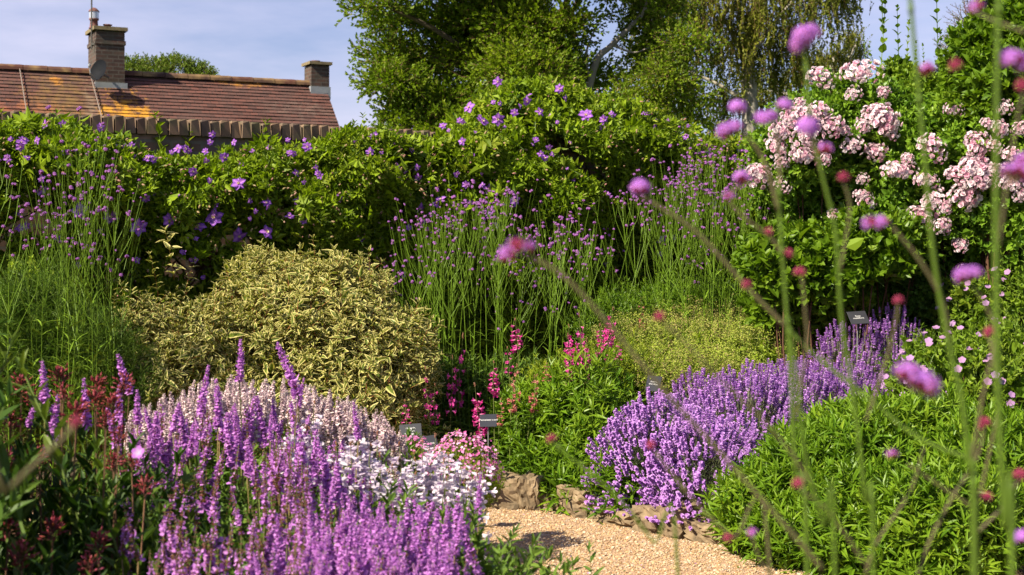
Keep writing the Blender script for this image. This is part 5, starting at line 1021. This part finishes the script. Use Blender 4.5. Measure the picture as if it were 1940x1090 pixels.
# ---------------------------------------------------------------- plant labels
slate = plain('label_face', (.022, .022, .028), .45, (.03, .03, .036)); wtx = plain('label_print', (.34, .33, .33), .6); steel = plain('label_stake', (.14, .14, .14), .5)
def label_sign(px, py, Y, wpx, hpx, lines, lab, tilt=-40, yaw=0, roll=0, size=.2):
    c = P(px, py, Y); th_ = thing('plant_label', (c.x, c.y + .02, .1), lab, 'plant label', 'dark plant labels on stakes'); W_ = wpx / F_PX * Y; H_ = hpx / F_PX * Y / math.cos(R(abs(tilt)))
    bm = bmesh.new(); bmesh.ops.create_cube(bm, size=1)
    for v in bm.verts: v.co = Vector((v.co.x * W_, v.co.y * H_, v.co.z * .004))
    bmesh.ops.bevel(bm, geom=bm.edges[:], offset=.0012, segments=1, affect='EDGES'); me = bpy.data.meshes.new('label_plate'); bm.to_mesh(me); bm.free(); me.materials.append(slate)
    pl = link('plate', me, th_, c - th_.location); M = Matrix.Rotation(R(yaw), 4, 'Z') @ Matrix.Rotation(R(90 + tilt), 4, 'X') @ Matrix.Rotation(R(roll), 4, 'Z'); pl.rotation_euler = M.to_euler()
    for i, tx in enumerate(lines):
        cu_ = bpy.data.curves.new('lettering', 'FONT'); cu_.body = tx; cu_.size = size * H_; cu_.align_x = 'CENTER'; cu_.align_y = 'CENTER'; cu_.extrude = .0003; cu_.offset = .0006; cu_.materials.append(wtx)
        tmp = bpy.data.objects.new('tmp', cu_); COL.objects.link(tmp); bpy.context.view_layer.update(); mt_ = bpy.data.meshes.new_from_object(tmp.evaluated_get(bpy.context.evaluated_depsgraph_get())); bpy.data.objects.remove(tmp)
        o = bpy.data.objects.new('lettering', mt_); COL.objects.link(o); o.parent = pl; o.location = (-.0, (.5 * (len(lines) - 1) - i) * size * 1.1 * H_ + .02 * H_, .0026)
    t = T(); t.tube([(0, 0, 0), (0, 0, c.z - .1 - .012)], .004, 6, 0); t.box((0, .0, c.z - .1 - .012), .02, .012, .01); single('stake', t, [steel], th_)
label_sign(778, 818, 7.3, 42, 26, ['Weigela', 'florida', "'Variegata'"], 'dark label with three lines of white print, in shade under the variegated shrub', -38, 0, 6, .17)
label_sign(812, 842, 6.9, 36, 28, ['Veronica'], 'dark label tilted flat among the pale bells, mostly covered by flowers', -45, 8, 10, .16)
label_sign(925, 797, 7.9, 32, 19, ['Penstemon'], 'pale grey label with one line of print, crossed by green leaves', -62, -3, 3, .2)
label_sign(1238, 727, 8.75, 27, 26, ['Aster', 'amellus'], 'small grey label poking up between the lime mound and the lavender', -50, -6, -8, .14)
label_sign(1626, 602, 9.15, 36, 22, ['Rosa', 'multiflora'], 'grey label half covered by a bright leaf, above the far lavender', -52, 0, 5, .15)
label_sign(1420, 822, 8.35, 26, 12, ['Lavandula'], 'label sunk deep inside the lavender, barely visible', -55, 0, 0, .2)

# ---------------------------------------------------------------- foreground verbenas (close to the camera, out of focus)
fv_m = petal('near_verbena_petal', [(0.404, 0.146, 0.634), (0.519, 0.22, 0.711), (0.461, 0.165, 0.673), (0.576, 0.22, 0.634)], tr=.4); fc_m = leafmat('near_verbena_calyx', [(0.357, 0.0425, 0.111), (0.425, 0.068, 0.153), (0.289, 0.0425, 0.0765)], tr=.15)
fs_g = leafmat('near_stem_green', [(.08, .13, .015), (.11, .17, .02)], tr=.1); fs_b = leafmat('near_stem_brown', [(.10, .085, .04), (.14, .10, .06)], tr=0)
def nhead(seed, full, sub):
    """full: share of open florets"""
    rr = random.Random(seed); t = T(); r = .0105 if sub == 1 else .0135
    for c in range(sub):
        a = c * 2.2 + seed; off = Vector((math.cos(a), math.sin(a), 0)) * (.0115 if sub > 1 else 0) + Vector((0, 0, (rr.uniform(-.016, .012) if sub > 1 else 0))); n = 46
        if sub > 1: t.tube([(0, 0, -.02), off + Vector((0, 0, -.006))], .0015, 4, 2)
        for i in range(n):
            a2 = i * 2.4; e = math.acos(1 - (i + .5) / n * 1.5); d = Vector((math.sin(e) * math.cos(a2), math.sin(e) * math.sin(a2), math.cos(e))); M = Matrix.Translation(off) @ d.to_track_quat('Z', 'Y').to_matrix().to_4x4()
            t.tube([off + d * r * .2, off + d * r * .95], [.0009, .0013], 4, 1, r=rr.random())
            if rr.random() < full and e < 1.8:
                Mf = Matrix.Translation(off + d * (r + rr.uniform(.001, .004))) @ d.to_track_quat('Z', 'Y').to_matrix().to_4x4() @ eu(0, 0, rr.uniform(0, 6))
                for k in range(5): t.quad(Mf @ eu(R(10), 0, R(72 * k)), .0036, .0032, r=rr.uniform(-.2, .2), neck=.3)
    return tmesh('near_head', t, [fv_m, fc_m, fs_b])
nh = {'F': [nhead(1, 1, 3), nhead(2, .95, 4), nhead(3, .95, 3)], 'M': [nhead(4, .5, 2), nhead(5, .6, 2)], 'f': [nhead(8, 1., 1), nhead(9, .9, 1)], 'm': [nhead(10, .35, 1)], 'B': [nhead(6, 0, 1), nhead(7, .03, 1)]}
def spline(pts, n=5):
    p = [Vector(q) for q in pts]; o = []
    for i in range(len(p) - 1):
        a, b, c, d = p[max(i - 1, 0)], p[i], p[i + 1], p[min(i + 2, len(p) - 1)]
        for k in range(n):
            t = k / n; o.append(.5 * ((2 * b) + (c - a) * t + (2 * a - 5 * b + 4 * c - d) * t * t + (3 * b - a - 3 * c + d) * t ** 3))
    o.append(p[-1]); return o
GN = 'tall verbenas standing close to the camera'
def nearplant(label, Y, stems, heads):
    """stems: list of (pixel points, width px, material, depth shift); heads: (px,py,size px,type,shift)"""
    allp = [s for s in stems if s[3] == 'root']; b = allp[0][0][-1]; root = P(b[0], b[1], Y); th_ = thing('verbena', (root.x, root.y, .1), label, 'verbena', GN); o0 = th_.location
    for (pts, wpx, mat, how, *dz) in stems:
        dz = dz[0] if dz else 0; n = len(pts); pw = [P(x, y, Y + dz * (1 - i / (n - 1))) for i, (x, y) in enumerate(pts)]
        if how == 'root': pw.append(Vector((pw[-1].x + (pw[-1].x - pw[-2].x) * .3, pw[-1].y, .1)))
        sp = spline(pw); m_ = len(sp); rad = [wpx * .8 / 2 / F_PX * Y * (.72 + .28 * i / m_) for i in range(m_)]; t = T(); t.tube([q - o0 for q in sp], rad, 6, 0)
        if how == 'root':
            for nd in (2, 7): t.tube([sp[min(nd, m_ - 1)] - o0 - Vector((0, 0, .004)), sp[min(nd, m_ - 1)] - o0 + Vector((0, 0, .004))], rad[min(nd, m_ - 1)] * 1.3, 6, 0)
        single('stem' if how == 'root' else 'branch', t, [fs_g if mat == 'g' else fs_b], th_, True)
    for (px, py, s, ty, *dz) in heads:
        dz = dz[0] if dz else 0; p = P(px, py, Y + dz); o = link('flower_head', random.choice(nh[ty]), th_, p - o0); w0_ = {'F': .052, 'M': .046, 'f': .028, 'm': .028, 'B': .023}[ty]; q = s / F_PX * (Y + dz) / w0_; o.scale = (q, q, q)
        o.rotation_euler = (random.uniform(.15, .8), random.uniform(-.4, .2), random.uniform(0, 6))
nearplant('near verbena stalk crossing the pink roses, its top beyond the upper edge of the photo', 1.35, [([(1722, -30), (1735, 120), (1752, 300), (1768, 480), (1795, 640), (1822, 760), (1838, 900), (1845, 1090)], 14, 'g', 'root'), ([(1690, 430), (1740, 490), (1785, 570), (1800, 660)], 10, 'b', ''), ([(1840, 540), (1868, 580), (1885, 640), (1860, 760), (1838, 900)], 9, 'b', '')], [(1657, 420, 44, 'M'), (1828, 513, 56, 'F'), (1755, 133, 36, 'm'), (1745, 708, 88, 'F', -.12)])
nearplant('thickest near verbena stalk at the right, bright green from top to bottom', 1.2, [([(1893, -40), (1889, 150), (1887, 400), (1888, 600), (1893, 800), (1905, 1000), (1918, 1100)], 17, 'g', 'root'), ([(1853, 25), (1885, 40), (1940, 60)], 8, 'b', '', .1), ([(1940, 165), (1915, 300), (1890, 480)], 8, 'b', '')], [(1925, 118, 62, 'F'), (1850, 15, 34, 'm'), (1930, 328, 66, 'F'), (1938, 162, 32, 'B'), (1810, 125, 28, 'B')])
nearplant('near verbena stalk with paired lilac heads beside the left rose', 1.5, [([(1475, 340), (1478, 430), (1488, 560), (1500, 740), (1508, 900), (1530, 1100)], 12, 'g', 'root'), ([(1385, 240), (1420, 265), (1450, 310), (1475, 400)], 10, 'b', ''), ([(1465, 225), (1475, 280), (1478, 360)], 9, 'b', ''), ([(1213, 370), (1262, 400), (1320, 440), (1385, 510), (1430, 560), (1490, 620)], 11, 'b', ''), ([(1405, 350), (1380, 378), (1420, 420), (1460, 450), (1480, 480)], 8, 'b', ''), ([(1520, 530), (1526, 600), (1528, 660), (1505, 800)], 7, 'b', '')],
          [(1376, 240, 52, 'F'), (1397, 206, 34, 'f'), (1450, 216, 46, 'F'), (1487, 202, 32, 'f'), (1213, 358, 38, 'f'), (1405, 340, 34, 'f'), (1382, 373, 26, 'm'), (1515, 517, 26, 'B'), (1493, 481, 22, 'B'), (1456, 440, 20, 'B')])
nearplant('slender near verbena with one big lilac head in front of the birch', 1.45, [([(1525, 90), (1535, 220), (1560, 340), (1583, 440), (1594, 600), (1618, 760), (1640, 950), (1655, 1100)], 11, 'g', 'root'), ([(1532, 245), (1545, 290), (1562, 345)], 7, 'b', ''), ([(1598, 345), (1610, 400), (1590, 520)], 7, 'b', ''), ([(1415, 545), (1460, 590), (1540, 670), (1640, 750), (1740, 830), (1840, 870)], 10, 'g', '', .1), ([(1702, 575), (1695, 620), (1680, 680), (1640, 800)], 7, 'b', '')],
          [(1525, 74, 66, 'F'), (1530, 242, 42, 'f'), (1562, 284, 32, 'm'), (1598, 337, 26, 'B'), (1415, 540, 22, 'B'), (1702, 570, 22, 'B'), (1690, 862, 26, 'm')])
nearplant('near verbena whose long brown branch leans left across the penstemons', 1.3, [([(1490, 600), (1508, 700), (1525, 860), (1560, 1000), (1582, 1100)], 12, 'g', 'root'), ([(985, 480), (1050, 510), (1110, 565), (1200, 670), (1270, 755), (1340, 830), (1420, 920), (1500, 1010), (1560, 1080)], 13, 'b', ''), ([(1250, 605), (1300, 650), (1370, 725), (1440, 790), (1500, 860), (1545, 930)], 8, 'b', ''), ([(1510, 925), (1560, 960), (1600, 1010), (1640, 1070)], 8, 'b', '')],
          [(972, 472, 52, 'M'), (1000, 470, 30, 'm'), (1250, 600, 24, 'B'), (1512, 917, 26, 'B')])
nearplant('near verbena at the lower right with crossing branches and small red buds', 1.5, [([(1840, 840), (1842, 900), (1846, 1000), (1850, 1100)], 13, 'g', 'root'), ([(1865, 810), (1850, 870), (1800, 950), (1760, 1030), (1740, 1090)], 9, 'b', ''), ([(1720, 880), (1780, 920), (1840, 960)], 8, 'b', ''), ([(1750, 850), (1725, 930), (1660, 1030), (1640, 1090)], 8, 'b', ''), ([(1875, 640), (1890, 760), (1870, 880), (1845, 980)], 8, 'b', ''), ([(1932, 905), (1900, 960), (1850, 1010)], 8, 'b', '')], [(1875, 630, 26, 'B'), (1865, 803, 30, 'B'), (1870, 942, 24, 'B'), (1932, 900, 28, 'B'), (1855, 322, 30, 'm'), (1938, 1020, 34, 'f')][:4] + [(1938, 1020, 34, 'f')])
nearplant('near verbena branch rising from the gravel side with a rose-red bud', 1.6, [([(1046, 838), (1085, 870), (1130, 905), (1190, 965), (1240, 1030), (1285, 1100)], 9, 'g', 'root')], [(1045, 832, 22, 'B')])
nearplant('near verbena branch over the lavender foot with two pink buds at its end', 1.55, [([(1235, 848), (1275, 900), (1330, 965), (1390, 1020), (1460, 1090)], 9, 'b', 'root'), ([(1425, 1018), (1440, 1060), (1460, 1090)], 7, 'b', '')], [(1234, 843, 20, 'B'), (1380, 1019, 22, 'B'), (1425, 1010, 24, 'm')])
nearplant('near verbena branch with a dull red bud at the left edge of the photo', 1.1, [([(145, 805), (110, 840), (60, 885), (10, 935), (-60, 1010)], 15, 'b', 'root')], [(145, 800, 28, 'B')])
# ================================================================ TREES
def tree(name, label, base, limbs, rad, leaf_mat, temps, spots, scale, jit, bias, bark, group=None, kd=None):
    """limbs: lists of world points; spots: (positions, dirs)"""
    th_ = thing(name, base, label, 'tree', group); o0 = Vector(base); t = T()
    for i, l in enumerate(limbs):
        sp = spline(l, 4); m_ = len(sp); r0, r1 = rad[i]; t.tube([q - o0 for q in sp], [r0 + (r1 - r0) * k / m_ for k in range(m_)], 7, 0)
    single('trunk', t, [bark], th_, True)
    p, D, rn = spots; scat('crown', temps, D, p, [leaf_mat, twig_m], th_, scale=rs.uniform(*scale, len(p)), rnd=rn, origin=base); return th_
def pads(cs, n, fl=.35, kern=.6):
    """leaf positions in flattened sprays round centres (x,y,z,r)"""
    cs = np.array(cs, float); w_ = cs[:, 3] ** 2; idx = rs.choice(len(cs), n, p=w_ / w_.sum()); d = nrm(rs.normal(0, 1, (n, 3))) * (rs.rand(n, 1) ** kern); c = cs[idx]
    p = c[:, :3] + d * c[:, 3:4] * np.array([1, 1, fl]); p[:, 2] -= (d[:, 0] ** 2 + d[:, 1] ** 2) * c[:, 3] * .25; return p, d, idx
lf_t = [sprig(5, .30, (.085, .06), False, 20, s + 700, two=True, bend=.5, stem=.004, dec=False, lvar=.3) for s in range(5)]
# the big spreading tree
mt_m = leafmat('maple_leaf', [(0.0505, 0.0909, 0.00491), (0.101, 0.162, 0.00637), (0.158, 0.224, 0.00887), (0.215, 0.267, 0.0148)], tr=.35)
Yt = 22.; base = P(1010, 660, Yt); base.z = 0
tr0 = base; fork = P(1000, 210, Yt); limbs = [[tr0, P(1012, 420, Yt), fork, P(980, 60, Yt), P(950, -120, Yt + .3)]]; rad = [(.2, .06)]
cs_ = []
def sil(py):  # left outline of the crown
    return np.interp(py, [-500, -200, 0, 60, 120, 150, 200, 240], [900, 730, 705, 735, 750, 730, 770, 800])
ends = [(715, 5), (760, 40), (745, 95), (745, 150), (790, 130), (800, 195), (830, 235), (860, 190), (850, 90), (880, 30), (900, 110), (965, -10), (985, 50), (930, 60), (930, 170), (960, 100), (1010, 60), (1050, 120), (1080, 40), (1020, 180), (1080, 180), (1100, 140), (950, 20), (820, -30), (900, -60), (1000, -40), (1100, -50), (780, -80), (730, -60), (860, -140), (980, -150), (1080, -140), (1150, -80), (930, 225), (880, 235), (990, 120), (780, 215), (1060, 230)]
for i, (px, py) in enumerate(ends):
    Y = Yt + rs.uniform(-2.2, 1.8) * (1 - abs(px - 980) / 420); e = P(px, py, Y); cs_.append((e.x, e.y, e.z, rs.uniform(.42, .75) * (.75 if px < 780 else 1)))
    if i % 2 == 0: limbs.append([fork.lerp(limbs[0][3], (i % 5) / 6), fork.lerp(e, .5) + Vector((0, 0, .25)), e]); rad.append((.07, .015))
p, d, idx = pads(cs_, 15000); D = d + np.array([0, 0, .25]) + rs.normal(0, .4, d.shape); D[:, 2] *= .6
hole = wob(p[:, 0] * 1.6, p[:, 2] * 2.4, p[:, 1], 1, 2) > -.75; p, D = p[hole], D[hole]
tree('field_maple_tree', 'big spreading green tree rising behind the mounded clematis', tuple(base), limbs, rad, mt_m, lf_t, (p, D, np.clip(.45 + .3 * wob(p[:, 0], p[:, 2] * 2, p[:, 1]) + rs.normal(0, .17, len(p)), 0, .99)), (.55, .95), 0, 0, bark_m)
# leaning thin tree between
Ya = 21.; b2 = P(1085, 660, Ya); b2.z = 0
l2 = [[b2, P(1100, 300, Ya), P(1125, 130, Ya), P(1160, 85, Ya), P(1215, 30, Ya)], [P(1118, 150, Ya), P(1110, 100, Ya), P(1135, 40, Ya)], [P(1160, 85, Ya), P(1200, 100, Ya), P(1230, 90, Ya)], [P(1215, 30, Ya), P(1240, -40, Ya), P(1230, -120, Ya)]]
cs2 = [(*P(px, py, Ya + rs.uniform(-.8, .8)), r) for px, py, r in ((1210, 20, .4), (1180, -30, .4), (1235, 60, .45), (1260, 0, .5), (1225, 115, .4), (1250, 140, .4), (1190, 170, .22), (1300, 80, .4), (1180, 205, .3), (1230, 190, .4), (1290, 170, .45), (1310, 220, .4), (1200, -90, .7))]
p, d, idx = pads(cs2, 3000, .6, .7); D = d + rs.normal(0, .5, d.shape)
tree('thin_tree', 'thin leaning tree with bare grey branches between the big tree and the birch', tuple(b2), l2, [(.075, .03), (.02, .008), (.02, .008), (.03, .012)], mt_m, lf_t, (p, D, np.clip(rs.normal(.5, .25, len(p)), 0, .99)), (.45, .8), 0, 0, plain('grey_bark', (.16, .14, .12), .9, (.24, .21, .18), nscale=10))
# birch with hanging curtains
bi_m = leafmat('birch_leaf', [(0.0581, 0.079, 0.00705), (0.109, 0.13, 0.011), (0.168, 0.18, 0.0176), (0.214, 0.208, 0.0251)], tr=.25)
def strand(seed, L_=1.3, n=36):
    rr = random.Random(seed); t = T(); pts_ = [Vector((0, 0, 0))]
    for k in range(6): pts_.append(pts_[-1] + Vector((rr.uniform(-.04, .04) + .03 * (k < 2), rr.uniform(-.04, .04), -L_ / 6)))
    t.tube(pts_, .003, 3, 1, cap=False)
    for i in range(n):
        s = rr.uniform(0, 5.99); k = int(s); q = pts_[k].lerp(pts_[k + 1], s - k); t.leaf2(Matrix.Translation(q) @ eu(R(rr.uniform(-110, -10)), rr.uniform(-.6, .6), rr.uniform(0, 6.28)), .07, .052, .2, r=rr.uniform(-.2, .2))
    return t.fin()
lf_s = [sprig(7, .35, (.06, .045), False, 0, s + 720, two=True, bend=.7, stem=.003, dec=False, lvar=.3) for s in range(4)]
stt = [strand(s) for s in range(5)] + [strand(s + 9, .7, 24) for s in range(3)]
def birch(label, Y, trunk, limbs, cents, n, dens=1.):
    base = P(trunk[0][0], 660, Y); base.z = 0; ls = [[base] + [P(x, y, Y) for x, y in trunk[1:]]]; rd = [(.2, .06)]
    for l in limbs: ls.append([P(x, y, Y + rs.uniform(-.8, .8)) for x, y in l]); rd.append((.05, .015))
    cs_ = [(*P(x, y, Y + rs.uniform(-1.2, 1.2)), r) for x, y, r in cents]; p, d, idx = pads(cs_, n, .8, .8); m = len(p)
    M = np.stack([np.ones(m), np.ones(m), np.ones(m)], 1)
    th_ = thing('birch_tree', tuple(base), label, 'tree', 'birch trees beyond the wall'); t = T()
    for i, l in enumerate(ls):
        sp = spline(l, 4); k_ = len(sp); t.tube([q - base for q in sp], [rd[i][0] + (rd[i][1] - rd[i][0]) * k / k_ for k in range(k_)], 7, 0)
    single('trunk', t, [birk_m], th_, True)
    D = np.stack([rs.normal(0, .12, m), rs.normal(0, .12, m), np.ones(m)], 1)
    stx = stt[5:] + lf_s * 3
    scat('crown', stx, D, p, [bi_m, twig_m], th_, scale=rs.uniform(.5, .95, m), rnd=np.clip(.45 + .3 * wob(p[:, 0] * 1.3, p[:, 2], p[:, 1], 1, 6) + rs.normal(0, .15, m), 0, .99), origin=tuple(base))
birk_m = plain('birch_bark', (.42, .38, .32), .8, (.12, .10, .08), nscale=5)
C1 = [(x + rs.uniform(-15, 15), y + rs.uniform(-12, 12), rs.uniform(.4, .65)) for x in range(1215, 1610, 48) for y in range(-140, 160, 50) if not (x > 1540 and y > 40) and not (x > 1480 and y > 110)]
birch('tall birch with hanging golden green foliage and a pale trunk, behind the left rose', 25., [(1425, 0), (1422, 400), (1420, 200), (1418, 90), (1440, -20), (1450, -150)], [[(1418, 130), (1390, 70), (1350, 0)], [(1420, 110), (1470, 40), (1540, -40)], [(1430, 0), (1380, -60), (1300, -120)], [(1420, 200), (1360, 160), (1290, 130)]], C1, 6500)
C2 = [(1610, 90, .4), (1590, 120, .45), (1560, 130, .45), (1630, 115, .25), (1520, 150, .45), (1480, 170, .4), (1300, 190, .5), (1370, 200, .5), (1250, 210, .45), (1440, 200, .4)]
birch('smaller drooping birch further back, right of the tall birch', 28., [(1590, 0), (1588, 400), (1585, 200), (1575, 110)], [[(1588, 160), (1610, 110), (1625, 80)], [(1588, 220), (1500, 180), (1400, 170)]], C2, 1200)
# dark yew / conifers right, evergreen behind the house
yw_m = leafmat('conifer_leaf', [(.05, .065, .012), (.09, .10, .016), (.15, .14, .025)], tr=.1); yt = [sprig(8, .3, (.05, .008), True, 40, s + 760, two=True, bend=.3, stem=.004) for s in range(4)]
def evergreen(label, base, lobes, n, mat, temps, scale):
    th_ = thing('evergreen_tree', base, label, 'tree'); p, nn = lumps_pts(n, lobes, .3, low=-.9); D = nn + rs.normal(0, .4, nn.shape) + np.array([0, 0, .3]); t = T(); l = lobes[0]
    t.tube([(0, 0, 0), (l[0] - base[0], l[1] - base[1], l[2])], [.25, .12], 8, 0); single('trunk', t, [bark_m], th_, True)
    scat('crown', temps, D, p, [mat, twig_m], th_, scale=rs.uniform(*scale, len(p)), rnd=np.clip(.5 + .3 * wob(p[:, 0] * 2, p[:, 2] * 2) + rs.normal(0, .2, len(p)), 0, .99), origin=base)
b = P(1920, 600, 17.); evergreen('dark bronze-green conifer at the top right corner', (b.x, b.y, 0), [V_(1920, 90, 17, .55, .6, .55), V_(1860, 60, 17, .28, .4, .25), V_(1850, 110, 17.2, .3, .4, .3), V_(1930, 0, 17., .4, .5, .4), V_(1960, 180, 17, .6, .6, .7), V_(1930, 300, 17, .7, .6, .8), V_(1880, 200, 17, .35, .4, .5)], 2600, yw_m, yt, (.5, .9))
ev_m = leafmat('holm_leaf', [(.06, .10, .015), (.12, .18, .02), (.18, .24, .03)], tr=.15)
b = P(310, 600, 42.); evergreen('dark round-headed evergreen just showing over the house ridge', (b.x, b.y, 0), [V_(250, 160, 42, .6, .8, .6), V_(290, 155, 42, .55, .8, .55), V_(335, 155, 42, .7, .8, .6), V_(375, 165, 42, .5, .7, .55), V_(320, 260, 42, 1.4, 1.3, 1.4), V_(230, 165, 42, .5, .8, .6)], 6500, ev_m, lf_t, (.6, 1.0))
